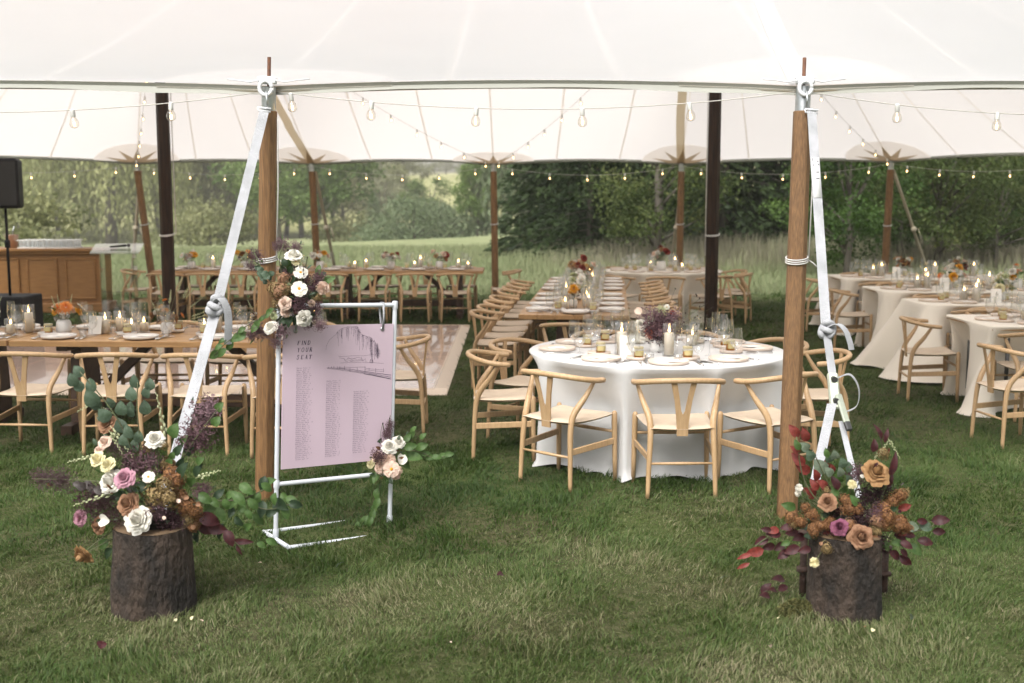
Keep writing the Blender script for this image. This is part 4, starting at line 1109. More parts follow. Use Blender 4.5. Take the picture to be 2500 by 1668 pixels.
def b_knife(o):
    part('handle', MB().tube([(0, -.11, .005), (0, -.01, .005)], [.006, .005], 6, flat=1.5).mesh('handle', silver), o)
    part('blade', MB().add([(-.008, -.01, .004), (.008, -.01, .004), (.009, .08, .004), (-.004, .115, .004), (-.007, .09, .0035), (-.008, -.01, .006), (.008, -.01, .006), (.009, .08, .006), (-.004, .115, .006)], [(0, 3, 2, 1), (5, 6, 7, 8), (0, 1, 6, 5), (1, 2, 7, 6), (2, 3, 8, 7), (3, 0, 5, 8)]).mesh('blade', silver, smooth=False), o)
KNIFE = proto('table_knife', 'cutlery', b_knife)
def b_spoon(o):
    part('handle', MB().tube([(0, -.09, .004), (0, .04, .006)], [.0048, .003], 6, flat=1.6).mesh('handle', silver), o)
    part('bowl', MB().grid(lambda u, v: ((u - .5) * .04 * math.sin(math.pi * (.12 + .76 * v)), .04 + .055 * v, .003 + .016 * ((u - .5) ** 2) * 4 * .5), 6, 6).mesh('bowl', silver), o)
SPOON = proto('spoon', 'cutlery', b_spoon)
def b_candle(h, r):
    def f(o):
        part('wax', MB().lathe([(0, 0), (r, 0), (r, h - .004), (r * .93, h), (r * .5, h - .005), (0, h - .006)], 18).mesh('wax', wax), o)
        part('wick', MB().tube([(0, 0, h - .008), (.001, 0, h + .008)], .0016, 5).mesh('wick', wick_m), o)
        part('flame', MB().lathe([(0, h + .003), (.006, h + .010), (.0075, h + .017), (.004, h + .030), (0, h + .042)], 8).mesh('flame', flame), o)
    return f
CANDLE = {k: proto('pillar_candle', 'candle', b_candle(*v)) for k, v in {'tall': (.155, .034), 'mid': (.105, .034), 'low': (.07, .034)}.items()}
def b_hurr(h, r):
    return lambda o: part('cylinder', MB().lathe([(0, .003), (r * .9, .003), (r * .985, .0), (r, .006), (r, h - .002), (r * .98, h), (r * .965, h - .003)], 24, close=False).mesh('cylinder', glass), o)
HURR = {k: proto('hurricane_glass', 'glass', b_hurr(*v)) for k, v in {'tall': (.225, .048), 'mid': (.17, .048), 'low': (.125, .048)}.items()}
def b_votive(o):
    part('cup', MB().lathe([(0, 0), (.028, 0), (.031, .05), (.028, .05), (.025, .006), (0, .006)], 14).mesh('cup', glass), o)
VOT = proto('votive_cup', 'glass', b_votive)
def b_card(o):
    for s in (-1, 1):
        part('leaf', MB().box((0, s * .022, .074), (.105, .002, .15), Matrix.Rotation(R(s * 16), 3, 'X')).mesh('leaf', paper, smooth=False), o)
    part('number', MB().add([(-.012, -.0445, .085), (-.006, -.0445, .085), (-.006, -.0435, .1), (-.012, -.0435, .1), (.004, -.0445, .085), (.012, -.0445, .085), (.012, -.0435, .1), (.004, -.0435, .1)], [(0, 1, 2, 3), (4, 5, 6, 7)]).mesh('number', mat('pale_gold_ink', (.38, .33, .25), .6), smooth=False), o)
CARD = proto('table_card', 'card', b_card)
Z = TOP + .006
def rot2(v, face):
    a = -R(face); return Vector((v[0] * math.cos(a) - v[1] * math.sin(a), v[0] * math.sin(a) + v[1] * math.cos(a), 0))
def setting(p, face, where, lvl=2, white=False):
    """one place laid at p for a guest looking along face; where names the table"""
    p = Vector((p[0], p[1], Z)); a = -R(face)
    j = lambda s=.008: Vector((random.gauss(0, s), random.gauss(0, s), 0))
    q = lambda x, y: p + rot2((x, y), face) + j()
    rz = lambda s=.08: a + random.gauss(0, s)
    g = lambda what: what + ' on ' + where
    pl = p + j(.01); col = 'white' if white else 'beige'
    (PLATE_W if white else PLATE).put(pl, random.uniform(0, 6), f'{col} stoneware dinner plate on {where}', g('dinner plates'))
    NAPKIN.put(pl + Vector((0, 0, .0085)), rz(.2), f'folded white napkin and menu on a plate, {where}', g('napkins'))
    for gg, x, y, nm in ((WINE, .15, .20, 'stemmed wine glass'), (WATER, .20, .13, 'short stemmed water goblet'), (FLUTE, .085, .255, 'slender champagne flute')):
        gg.put(q(x, y), 0, f'clear {nm} on {where}', g(nm.replace('glass', 'glasse') + 's'))
    if lvl >= 1:
        sp = q(-.17, .20)
        (SIDE_W if white else SIDE).put(sp, 0, f'small {col} side plate on {where}', g('side plates'))
        JAR.put(sp + Vector((0, 0, .0075)) + j(.01), random.uniform(-.5, .5), f'jar of amber honey with pale lid on {where}', g('honey jars'))
    if lvl >= 2:
        FORK.put(q(-.20, 0), rz(), f'silver fork beside a plate on {where}', g('forks'))
        FORK.put(q(-.165, -.005), rz(), f'silver fork beside a plate on {where}', g('forks'))
        KNIFE.put(q(.17, 0), rz(), f'silver knife beside a plate on {where}', g('knives'))
        SPOON.put(q(.20, -.005), rz(), f'silver spoon beside a plate on {where}', g('spoons'))
def candle(p, size, where):
    p = Vector((p[0], p[1], Z))
    HURR[size].put(p, 0, f'clear hurricane glass round a lit {size} candle on {where}', 'hurricane glasses on ' + where)
    CANDLE[size].put(p + Vector((0, 0, .0085)), random.uniform(0, 6), f'lit {dict(tall="tall", mid="medium", low="short")[size]} ivory pillar candle on {where}', 'candles on ' + where)
wA, wB, wC, wD, wE = 'the front white table', 'the near long table', 'the end-on long table', 'the far long table', 'the far round table'
for a, r in angA + [(-60, 1), (65, 1)]:
    if a in (-60, 65): continue
    setting((cA.x + math.sin(R(a)) * .70, cA.y - math.cos(R(a)) * .70), -a, wA)
for x in (-3.56, -2.93, -2.30, -1.70):
    yc = 9.24 - (x + 2.62) * .052
    setting((x, yc - .33), 3, wB, 2, True); setting((x, yc + .33), 183, wB, 2, True)
setting((-4.15, 8.99), 3, wB, 2, True); setting((-4.15, 9.65), 183, wB, 2, True)
for p, f in SET_C: setting(p, f, wC, 2 if p.y < 12.2 else 1, True)
for x in xD: setting((x, 17.96), 0, wD, 1, True); setting((x, 18.58), 180, wD, 1, True)
for a in (-5, 33, 69, 104, 140, 178, -42, -78, -113, -149): setting((cE.x + math.sin(R(a)) * .70, cE.y - math.cos(R(a)) * .70), -a, wE, 1)
wF = ['the nearest ivory table', 'the flared ivory table', 'the third ivory table', 'the farthest ivory table']
for i, (fx, fy0, fy1) in enumerate(FT):
    fm = (fy0 + fy1) / 2
    for k in range(3):
        x = fx + .45 + k * .66
        if x > .47 * fy1 + .2: continue
        setting((x, fy0 + .2), 0, wF[i], 1); setting((x + .05, fy1 - .2), 180, wF[i], 1)
    setting((fx + .2, fm), 90, wF[i], 1)

# ================================================================ flowers
def petal_mat(name, c, c2=None, transl=.25):
    return mat('petal_' + name, c, .65, c2 or tuple(min(1, x * .82) for x in c), 4, transl=transl, spec=.25, bump=.12, bscale=14, rand=.06)
PET = {'white': petal_mat('white', (.80, .78, .73), (.74, .71, .62)), 'cream': petal_mat('cream', (.80, .74, .50), (.76, .70, .42)), 'blush': petal_mat('blush', (.76, .56, .46), (.78, .64, .54)),
       'pink': petal_mat('pink', (.56, .32, .39), (.46, .23, .30)), 'tan': petal_mat('tan', (.36, .21, .125), (.27, .14, .08)), 'caramel': petal_mat('caramel', (.43, .26, .12), (.33, .18, .08)),
       'magenta': petal_mat('magenta', (.29, .10, .17), (.2, .06, .1)), 'orange': petal_mat('orange', (.68, .24, .06), (.75, .32, .10)), 'yellow': petal_mat('yellow', (.72, .38, .03), (.66, .30, .02)),
       'gold': petal_mat('gold', (.36, .26, .12), (.13, .085, .035)), 'rust': petal_mat('rust', (.36, .18, .075), (.10, .042, .02)), 'plum': petal_mat('plum', (.095, .045, .058), (.145, .085, .095)),
       'mauve': petal_mat('mauve', (.23, .15, .165), (.16, .095, .115)), 'coral': petal_mat('coral', (.62, .25, .18), (.55, .2, .14)), 'green': petal_mat('green', (.48, .52, .28), (.62, .64, .44)), 'dark': petal_mat('dark', (.022, .010, .012), (.04, .016, .02)), 'brick': petal_mat('brick', (.30, .06, .04), (.2, .035, .03))}
leafc = lambda n, c, c2: mat('leaf_' + n, c, .5, c2, 7, transl=.3, spec=.35, rand=.15)
LEAFM = {'euc': leafc('eucalyptus', (.10, .145, .10), (.065, .105, .062)), 'green': leafc('green', (.055, .115, .03), (.085, .15, .04)), 'dkgreen': leafc('deep_green', (.022, .045, .022), (.035, .065, .028)),
         'burg': leafc('burgundy', (.075, .018, .02), (.045, .014, .018)), 'red': leafc('copper_red', (.24, .045, .035), (.15, .03, .025)), 'sage': leafc('sage', (.17, .21, .15), (.11, .15, .10)), 'brown': leafc('brown', (.16, .075, .03), (.09, .04, .02)), 'dusk': leafc('dusk', (.06, .05, .05), (.09, .075, .07))}
stem_m = mat('plant_stem', (.10, .13, .05), .7, (.07, .06, .035), 5)
FM = {}
def rnd(a, b): return random.uniform(a, b)
def flower_mesh(kind, col):
    v = random.randrange(3); key = (kind, col, v)
    if key in FM: return FM[key]
    m = PET[col]; mb = MB()
    if kind == 'rose':                           # cupped petals in rings, centre furled
        def petal(ang, rad, half, h, lip, z0):
            jr, jz = rnd(.92, 1.08), rnd(-.05, .05)
            def f(u, t):
                e = abs(2 * u - 1); tt = t * (1 - .30 * e ** 3)
                r_ = rad * jr * (.25 + .75 * math.sqrt(max(0, 1 - (1 - tt) ** 2))) + .05 * e * e * rad
                zz = z0 + jz + h * tt
                if tt > .6: q = (tt - .6) / .4; r_ += lip * q * q; zz -= .55 * lip * q * q * (1 + e)
                a = ang + (2 * u - 1) * half + .12 * (t - .5)
                ru = .05 * t * math.sin(11 * u + ang * 5) * (.4 + rad)
                return ((r_ + ru) * math.cos(a), (r_ + ru) * math.sin(a), zz + .5 * ru + .02 * math.sin(7 * u + ang * 3))
            mb.grid(f, 9, 5)
        rings = ((3, .11, .82, -.09, .0), (3, .20, .84, -.13, 0), (4, .31, .80, -.08, -.02), (5, .43, .68, .14, -.04), (6, .57, .56, .20, -.06), (7, .70, .42, .24, -.08), (7, .80, .26, .26, -.08))
        for n_, r_, h_, lp_, z_ in rings:
            a0 = rnd(0, 6)
            for k in range(n_): petal(a0 + 2 * math.pi * k / n_ + rnd(-.12, .12), r_, math.pi / n_ * rnd(1.25, 1.5), h_ * rnd(.92, 1.06), lp_ * rnd(.7, 1.3), z_)
        mb.v = [(x, y, z - .3) for x, y, z in mb.v]
    elif kind == 'oldrose':
        def petal(ang, rad, tilt, w, h, curl):
            ca, sa_ = math.cos(ang), math.sin(ang)
            def f(u, t):
                x = (u - .5) * 2 * w * math.sin(math.pi * (.18 + .64 * min(t, .9))) ** .7
                lift = h * t; out = rad + tilt * t * t + (.22 * curl * max(0, t - .7) / .3)
                bow = -.45 * x * x / max(w, .1)
                q = Vector((out + bow * (1 - .4 * t), x, lift - .10 * curl * max(0, t - .75) / .25 + .03 * math.sin(6 * u + ang)))
                return (q.x * ca - q.y * sa_, q.x * sa_ + q.y * ca, q.z)
            mb.grid(f, 5, 4)
        for n_, r_, t_, w_, h_, c_ in ((3, .06, .06, .22, .62, .1), (4, .16, .12, .32, .64, .5), (5, .26, .24, .40, .60, .9), (6, .34, .42, .46, .50, 1.2), (7, .36, .62, .50, .34, 1.3)):
            a0 = rnd(0, 6)
            for k in range(n_): petal(a0 + 2 * math.pi * k / n_ + rnd(-.15, .15), r_, t_ * rnd(.85, 1.15), w_, h_ * rnd(.9, 1.1), c_)
        mb.v = [(x, y, z - .25) for x, y, z in mb.v]
    elif kind in ('dahlia', 'carnation'):
        N = 90 if kind == 'dahlia' else 110
        for i in range(N):
            f = (i + .5) / N; th = i * 2.39996; ph = math.acos(1 - 1.35 * f)
            d = Vector((math.sin(ph) * math.cos(th), math.sin(ph) * math.sin(th), math.cos(ph)))
            s = d.orthogonal().normalized(); s = Matrix.Rotation(rnd(-.5, .5) + th, 3, d) @ s if kind == 'carnation' else Vector((-math.sin(th), math.cos(th), 0))
            t2 = d.cross(s); L_ = (.35 + .65 * math.sqrt(f)) * rnd(.88, 1.1); w = .15 if kind == 'dahlia' else .2
            b0 = d * .15; md = d * L_ * .62; tp = d * L_ + (t2 * .06 if kind == 'dahlia' else t2 * rnd(-.1, .1))
            mb.add([b0, md + s * w * .55 + t2 * .03, tp + s * w * (.12 if kind == 'dahlia' else .8), tp - s * w * (.12 if kind == 'dahlia' else .8), md - s * w * .55 + t2 * .03], [(0, 1, 4), (1, 2, 3, 4)])
    elif kind == 'cosmos':                        # open flat flower
        for ring, (n_, L_, z_) in enumerate(((9, 1, 0), (8, .78, .10), (6, .5, .16))):
            for k in range(n_):
                a = 2 * math.pi * k / n_ + ring * .3 + rnd(-.1, .1); c_, s_ = math.cos(a), math.sin(a); w = .34 * L_; bend = rnd(.0, .22)
                pp = [(.08, 0, 0), (.5 * L_, -w, .06), (.92 * L_, -w * .8, bend), (L_, 0, bend - .05), (.92 * L_, w * .8, bend), (.5 * L_, w, .06)]
                mb.add([(x * c_ - y * s_, x * s_ + y * c_, zz + z_) for x, y, zz in pp], [(0, 1, 2, 3), (0, 3, 4, 5)])
    elif kind == 'hydrangea':
        hp = [rnd(0, 6) for _ in range(4)]
        for i in range(120):
            f = (i + .5) / 120; th = i * 2.39996; ph = math.acos(1 - 1.8 * f)
            d = Vector((math.sin(ph) * math.cos(th), math.sin(ph) * math.sin(th), math.cos(ph)))
            c_ = d * (rnd(.70, 1.02) * (1 + .22 * math.sin(3 * th + hp[0]) * math.sin(ph) + .16 * math.sin(5 * ph + hp[1]))); q = Matrix.Rotation(rnd(0, 6), 3, d) @ d.orthogonal().normalized(); q2 = d.cross(q); s = rnd(.17, .27)
            for e, e2 in ((q, q2), (q2, q)):
                mb.add([c_ + e * s + d * rnd(-.03, .07), c_ + e2 * s * .5, c_ - e * s + d * rnd(-.03, .07), c_ - e2 * s * .5], [(0, 1, 2, 3)])
    elif kind == 'smoke':                         # hazy plume of threads
        for i in range(620):
            d = Vector((random.gauss(0, .42), random.gauss(0, .34), random.gauss(0, .42)))
            if d.length > 1.15: d = d * (1.0 / d.length)
            e = Vector((rnd(-1, 1), rnd(-1, 1), rnd(-1, 1))).normalized(); s = rnd(.06, .18); w = e.orthogonal().normalized() * rnd(.022, .05)
            mb.add([d - e * s, d + w, d + e * s, d - w], [(0, 1, 2, 3)])
    elif kind == 'bells':                         # little buds on a spike
        for i in range(16):
            f = i / 15; a = i * 2.4; z = -1 + 2 * f; r = .22 * (1 - .75 * f); s = .15 * (1 - .55 * f)
            c_ = (math.cos(a) * r, math.sin(a) * r, z)
            mb.lathe([(0, -s), (s * .8, -s * .2), (s * .75, s * .5), (0, s)], 6, c_)
        mb.tube([(0, 0, -1.3), (0, 0, .95)], [.03, .015], 5)
    elif kind == 'pod':
        mb.lathe([(0, -1), (.5, -.6), (.6, .2), (.35, .9), (0, 1)], 8)
    elif kind == 'petal':
        mb.grid(lambda u, t: ((u - .5) * 1.8 * math.sin(math.pi * (.15 + .7 * t)), t * 1.8 - .9, .35 * (u - .5) ** 2 * 4 + .2 * math.sin(t * 4)), 6, 6)
    FM[key] = mb.mesh(kind, m, smooth=kind in ('rose', 'bells', 'pod', 'petal'))
    return FM[key]
LEAFS = {}
def leaf_mesh(shape, col):
    key = (shape, col)
    if key in LEAFS: return LEAFS[key]
    asp = {'round': .82, 'oval': .58, 'narrow': .30}[shape]; mb = MB()
    def f(u, v):
        w = asp * .5 * (math.sin(math.pi * v ** (.8 if shape != 'round' else .75)) ** .75 if 0 < v < 1 else 0.02)
        x = (u - .5) * 2 * w
        return (x, v, .28 * abs(x) + .12 * math.sin(v * 3.0) - .10 * v * v + .02 * math.sin(9 * v + 5 * u))
    mb.grid(f, 4, 6)
    LEAFS[key] = mb.mesh('leaf', LEAFM[col]); return LEAFS[key]
def aim(d, roll=0.0):                            # rotation that turns local +Z to d
    return (Vector(d).to_track_quat('Z', 'Y').to_matrix() @ Matrix.Rotation(roll, 3, 'Z'))
def add_flower(o, kind, col, c, r, d, flat=1.0):
    name = {'rose': 'rose', 'dahlia': 'dahlia', 'carnation': 'carnation', 'cosmos': 'open_flower', 'hydrangea': 'hydrangea_head', 'smoke': 'smoke_bush_plume', 'bells': 'flower_spike', 'pod': 'seed_pod', 'petal': 'loose_petal'}[kind]
    f = part(name, flower_mesh(kind, col), o, Vector(c) - o.location, aim(d, rnd(0, 6) if kind not in ('bells', 'smoke') else 0), (r, r, r * flat))
    if kind in ('smoke', 'hydrangea'): f['kind'] = 'stuff'
    if kind == 'cosmos':
        part('eye', MB_EYE[0] if MB_EYE else _eye(), f)
    return f
MB_EYE = []
def _eye():
    MB_EYE.append(MB().lathe([(0, .30), (.14, .27), (.2, .18), (.2, .1)], 10).mesh('eye', PET['yellow'])); return MB_EYE[0]
def add_leaf(o, shape, col, c, size, d, up=None):
    d = Vector(d).normalized(); n = Vector(up) if up is not None else Vector((rnd(-.5, .5), -1, rnd(.1, .8)))
    s = d.cross(n)
    if s.length < .05: s = d.orthogonal()
    s.normalize(); n = s.cross(d)
    Mx = Matrix((s, d, n)).transposed()
    return part('leaf', leaf_mesh(shape, col), o, Vector(c) - d * size / 2 - o.location, Mx, size)
def add_stem(o, pts, r=.0025):
    return part('stem', MB().tube([Vector(p) - o.location for p in cat_curve(pts, 4)], r, 5).mesh('stem', stem_m), o)
# ================================================================ the seating sign
pipe = mat('white_pvc_pipe', (.60, .63, .68), .4)
sL, sR = P(673, 1322), P(951, 1274)
sdx = sR - sL; SW = sdx.length; srz = math.atan2(sdx.y, sdx.x)
sign = thing('sign_stand', 'white pipe frame stand holding the lilac seating chart', 'sign stand', (sL + sR) / 2, srz)
sign.rotation_euler = (0, R(2.4), srz)             # it leans a little to one side
SH = 1.265; hw = SW / 2
def pp(name, a, b, r=.0125): part(name, MB().tube([a, b], r, 12).mesh(name, pipe, smooth='auto'), sign)
def elbow(c, r=.0165): part('elbow', MB().lathe([(0, -.024), (r * .9, -.022), (r, -.015), (r, .015), (r * .9, .022), (0, .024)], 12, c).mesh('elbow', pipe, smooth='auto'), sign)
for s in (-1, 1):
    pp('upright', (s * hw, 0, .012), (s * hw, 0, SH))
    pp('foot', (s * hw, -.17, -.002), (s * hw, .17, -.002), .0125)
    elbow((s * hw, 0, SH)); elbow((s * hw, 0, .30)); elbow((s * hw, 0, .03))
pp('top_rail', (-hw, 0, SH), (hw, 0, SH)); pp('lower_rail', (-hw, 0, .30), (hw, 0, .30))
pp('base_bar', (-hw, -.17, -.006), (hw, -.17, -.006), .011); pp('base_bar', (-hw, .17, -.004), (hw, .17, -.004), .011)
BW, BH, bz0 = SW - .03, .775, .385
lilac = mat('lilac_sign_board', (.58, .455, .54), .55, (.60, .475, .56), 3)
inkm = mat('dark_violet_ink', (.035, .022, .06), .7)
board = thing('seating_chart', 'lilac seating chart board with willow drawing reading FIND YOUR SEAT', 'sign', sign.matrix_basis @ Vector((0, -.018, bz0)), srz + R(.6))
board.rotation_euler = (0, R(2.4), srz + R(.6))
part('panel', MB().box((0, 0, BH / 2), (BW, .005, BH)).mesh('panel', lilac, smooth=False), board)
for s in (-1, 1):
    part('eyelet', MB().lathe([(.006, -.002), (.0125, -.001), (.0125, .001), (.006, .002)], 14, close=False).mesh('eyelet', steel), board, (s * (BW / 2 - .07), -.0045, BH - .028), (math.pi / 2, 0, 0))
    x = s * (BW / 2 - .07)
    part('hanging_tape', MB().ribbon([(x, -.006, BH - .028), (x + .004, -.010, BH + .04), (x + .002, -.006, SH - bz0 + .016), (x, .016, SH - bz0 + .018), (x - .003, .034, SH - bz0), (x - .004, .012, BH + .02), (x, .004, BH - .028)], .013, (1, 0, 0), .001).mesh('hanging_tape', white_web), board)
UV = lambda u, v: Vector(((u - .5) * BW, -.0034, BH * (1 - v)))
CX = lambda x, y: UV((x - 34) / 1122, (y - 75 + (x - 30) * .0) / (1480 - (x - 30) * .045))
def ink(name, strokes):                           # pen strokes lying on the board: (points, width at start, width at end)
    mb = MB()
    for pts, w0, w1 in strokes:
        q = [Vector(p) for p in pts]; n = len(q); vs = []
        for i, p in enumerate(q):
            t = q[min(i + 1, n - 1)] - q[max(i - 1, 0)]; nn = Vector((-t.z, 0, t.x))
            if nn.length < 1e-9: nn = Vector((1, 0, 0))
            nn.normalize(); w = (w0 + (w1 - w0) * i / max(1, n - 1)) / 2 * (1 if name == 'lettering' else .8)
            vs += [p - nn * w, p + nn * w]
        mb.add(vs, [(2 * i, 2 * i + 1, 2 * i + 3, 2 * i + 2) for i in range(n - 1)])
    return part(name, mb.mesh(name, inkm, smooth=False), board)
TK, TN = .17, .06                                 # thick and thin pen strokes, in letter heights
LET = {'F': [([(.15, 0), (.15, 1)], TK), ([(.15, .97), (.62, .97)], TN), ([(.6, 1), (.64, .78)], .1), ([(.15, .52), (.48, .52)], TN), ([(.47, .62), (.5, .42)], TN), ([(0, .02), (.32, .02)], TN), ([(0, .98), (.2, .98)], TN)],
       'I': [([(.2, 0), (.2, 1)], TK), ([(.03, .02), (.37, .02)], TN), ([(.03, .98), (.37, .98)], TN)],
       'N': [([(.12, 0), (.12, 1)], TN), ([(.12, 1), (.72, 0)], TK), ([(.72, 0), (.72, 1)], TN), ([(0, .02), (.25, .02)], TN), ([(.58, .98), (.86, .98)], TN)],
       'D': [([(.14, 0), (.14, 1)], TK), ([(.14, .97), (.4, .97), (.62, .86), (.74, .62), (.74, .4), (.62, .15), (.4, .03), (.14, .03)], .11), ([(0, .98), (.2, .98)], TN), ([(0, .02), (.2, .02)], TN)],
       'Y': [([(.05, 1), (.36, .5)], TK), ([(.72, 1), (.36, .5)], TN), ([(.36, .52), (.36, 0)], TK), ([(.2, .02), (.53, .02)], TN), ([(-.05, .98), (.2, .98)], TN), ([(.58, .98), (.84, .98)], TN)],
       'O': [([(.4, 1), (.18, .9), (.06, .68), (.06, .36), (.16, .1), (.38, 0), (.6, .08), (.74, .32), (.74, .64), (.64, .9), (.4, 1)], .12)],
       'U': [([(.14, 1), (.14, .3), (.24, .07), (.42, .01), (.6, .08), (.68, .3), (.68, 1)], .12), ([(0, .98), (.3, .98)], TN), ([(.56, .98), (.82, .98)], TN)],
       'R': [([(.14, 0), (.14, 1)], TK), ([(.14, .97), (.42, .97), (.58, .86), (.58, .66), (.42, .54), (.14, .52)], .1), ([(.36, .53), (.72, .0)], TK), ([(0, .02), (.3, .02)], TN), ([(0, .98), (.2, .98)], TN), ([(.66, .02), (.84, .02)], TN)],
       'S': [([(.52, .84), (.44, .96), (.28, 1), (.12, .9), (.1, .72), (.24, .58), (.42, .46), (.54, .3), (.5, .1), (.3, 0), (.12, .04), (.04, .2)], .12), ([(.53, 1), (.53, .76)], TN), ([(.04, 0), (.04, .26)], TN)],
       'E': [([(.15, 0), (.15, 1)], TK), ([(.15, .97), (.6, .97)], TN), ([(.58, 1), (.61, .78)], .09), ([(.15, .52), (.46, .52)], TN), ([(.15, .03), (.62, .03)], TN), ([(.6, 0), (.66, .24)], .09), ([(0, .02), (.2, .02)], TN), ([(0, .98), (.2, .98)], TN)],
       'A': [([(.36, 1), (.08, 0)], TN), ([(.36, 1), (.68, 0)], TK), ([(.18, .36), (.55, .36)], TN), ([(-.04, .02), (.22, .02)], TN), ([(.52, .02), (.84, .02)], TN)],
       'T': [([(.36, 0), (.36, 1)], TK), ([(0, .97), (.74, .97)], TN), ([(.02, 1), (-.02, .76)], .09), ([(.72, 1), (.74, .76)], .09), ([(.2, .02), (.54, .02)], TN)]}
for word, wx, wy in (('FIND', 172, 273), ('YOUR', 172, 345), ('SEAT', 168, 420)):
    h = .0225; x = 0; base = CX(wx, wy); st = []
    for ch in word:
        for pts, w in LET[ch]: st.append(([base + Vector(((x + px_ + py_ * .22) * h * .82, 0, py_ * h)) for px_, py_ in pts], w * h, w * h))
        x += (.62 if ch == 'I' else 1.28)
    ink('lettering', st)
# willow drawing
st = []; G = random.Random(5)
def jit(pts, a=.0012, n=4):
    out = []
    for p, q in zip(pts, pts[1:]):
        for i in range(n): out.append(p.lerp(q, i / n) + Vector((G.uniform(-a, a), 0, G.uniform(-a, a))))
    return out + [pts[-1]]
crown_ = [(455, 330), (465, 270), (500, 215), (555, 175), (575, 140), (620, 110), (670, 97), (720, 100), (770, 95), (790, 140), (825, 185), (870, 200), (920, 215), (935, 245), (975, 280), (990, 320), (1010, 355)]
st.append((jit([CX(*p) for p in crown_], .0015, 5), .0012, .0016))
for i in range(66):
    f = G.random() ** .75; k = 3.2 + f * (len(crown_) - 4.3); a = crown_[int(k)]; b = crown_[min(int(k) + 1, len(crown_) - 1)]; t = k % 1
    x = a[0] + (b[0] - a[0]) * t + G.uniform(-14, 14); y = a[1] + (b[1] - a[1]) * t
    ln = G.uniform(25, 150) if x < 760 else G.uniform(60, 210)
    ln = min(ln, 410 - y + G.uniform(-20, 40)) if y < 390 else 20
    yy = y
    while yy < y + ln:
        d = G.uniform(4, 13)
        st.append(([CX(x + G.uniform(-3, 3), yy), CX(x + G.uniform(-4, 4), yy + d)], G.uniform(.0008, .0026), G.uniform(.0006, .0018)))
        yy += d + G.uniform(1, 6)
for i in range(60):
    k = 4 + G.random() * (len(crown_) - 5); a = crown_[int(k)]
    x, y = a[0] + G.uniform(-16, 20), a[1] + G.uniform(-6, 22)
    st.append(([CX(x, y), CX(x + G.uniform(-8, 8), y + G.uniform(3, 9))], .0026, .0016))
st += [(jit([CX(930, 360), CX(932, 430), CX(935, 470)], .0006), .002, .004), (jit([CX(920, 440), CX(912, 475), CX(945, 478), CX(940, 440)], .0006), .003, .003)]
for seg in ([(585, 400), (640, 403), (720, 398), (860, 400), (1025, 380)], [(590, 415), (640, 425), (655, 450)], [(605, 468), (720, 466), (870, 470), (1060, 487)], [(650, 455), (740, 445), (830, 440)], [(640, 420), (660, 445), (690, 415), (720, 440), (780, 415), (830, 430)], [(820, 415), (835, 455), (865, 430), (870, 470)], [(680, 430), (760, 425)], [(700, 455), (800, 452), (850, 448)]):
    st.append((jit([CX(*p) for p in seg], .0012, 4), .0011, .0011))
for d, w in ((0, .0018), (12, .0016), (22, .0014)):
    st.append((jit([CX(470, 513 + d * .5), CX(590, 522 + d * .8), CX(720, 540 + d), CX(860, 565 + d), CX(1000, 590 + d * 1.3), CX(1143, 612 + d * 1.9)], .0009, 6), w * .6, w * 2.0))
st.append((jit([CX(850, 590), CX(960, 612), CX(1143, 655)], .0008, 6), .0018, .003))
for x, y0_, h in ((485, 505, 16), (515, 502, 18), (540, 500, 24), (575, 503, 28), (600, 505, 26), (650, 502, 38), (705, 520, 46), (780, 515, 40), (862, 510, 70), (905, 530, 28), (975, 535, 45), (1060, 540, 38)):
    st.append(([CX(x, y0_), CX(x + 1, y0_ + h)], .0018, .0022))
for seg in ([(585, 512), (700, 518), (862, 520)], [(862, 530), (960, 545), (1060, 555)], [(862, 548), (980, 565), (1060, 575)], [(585, 528), (700, 535)]):
    st.append((jit([CX(*p) for p in seg], .0008), .0012, .0014))
ink('willow_drawing', st)
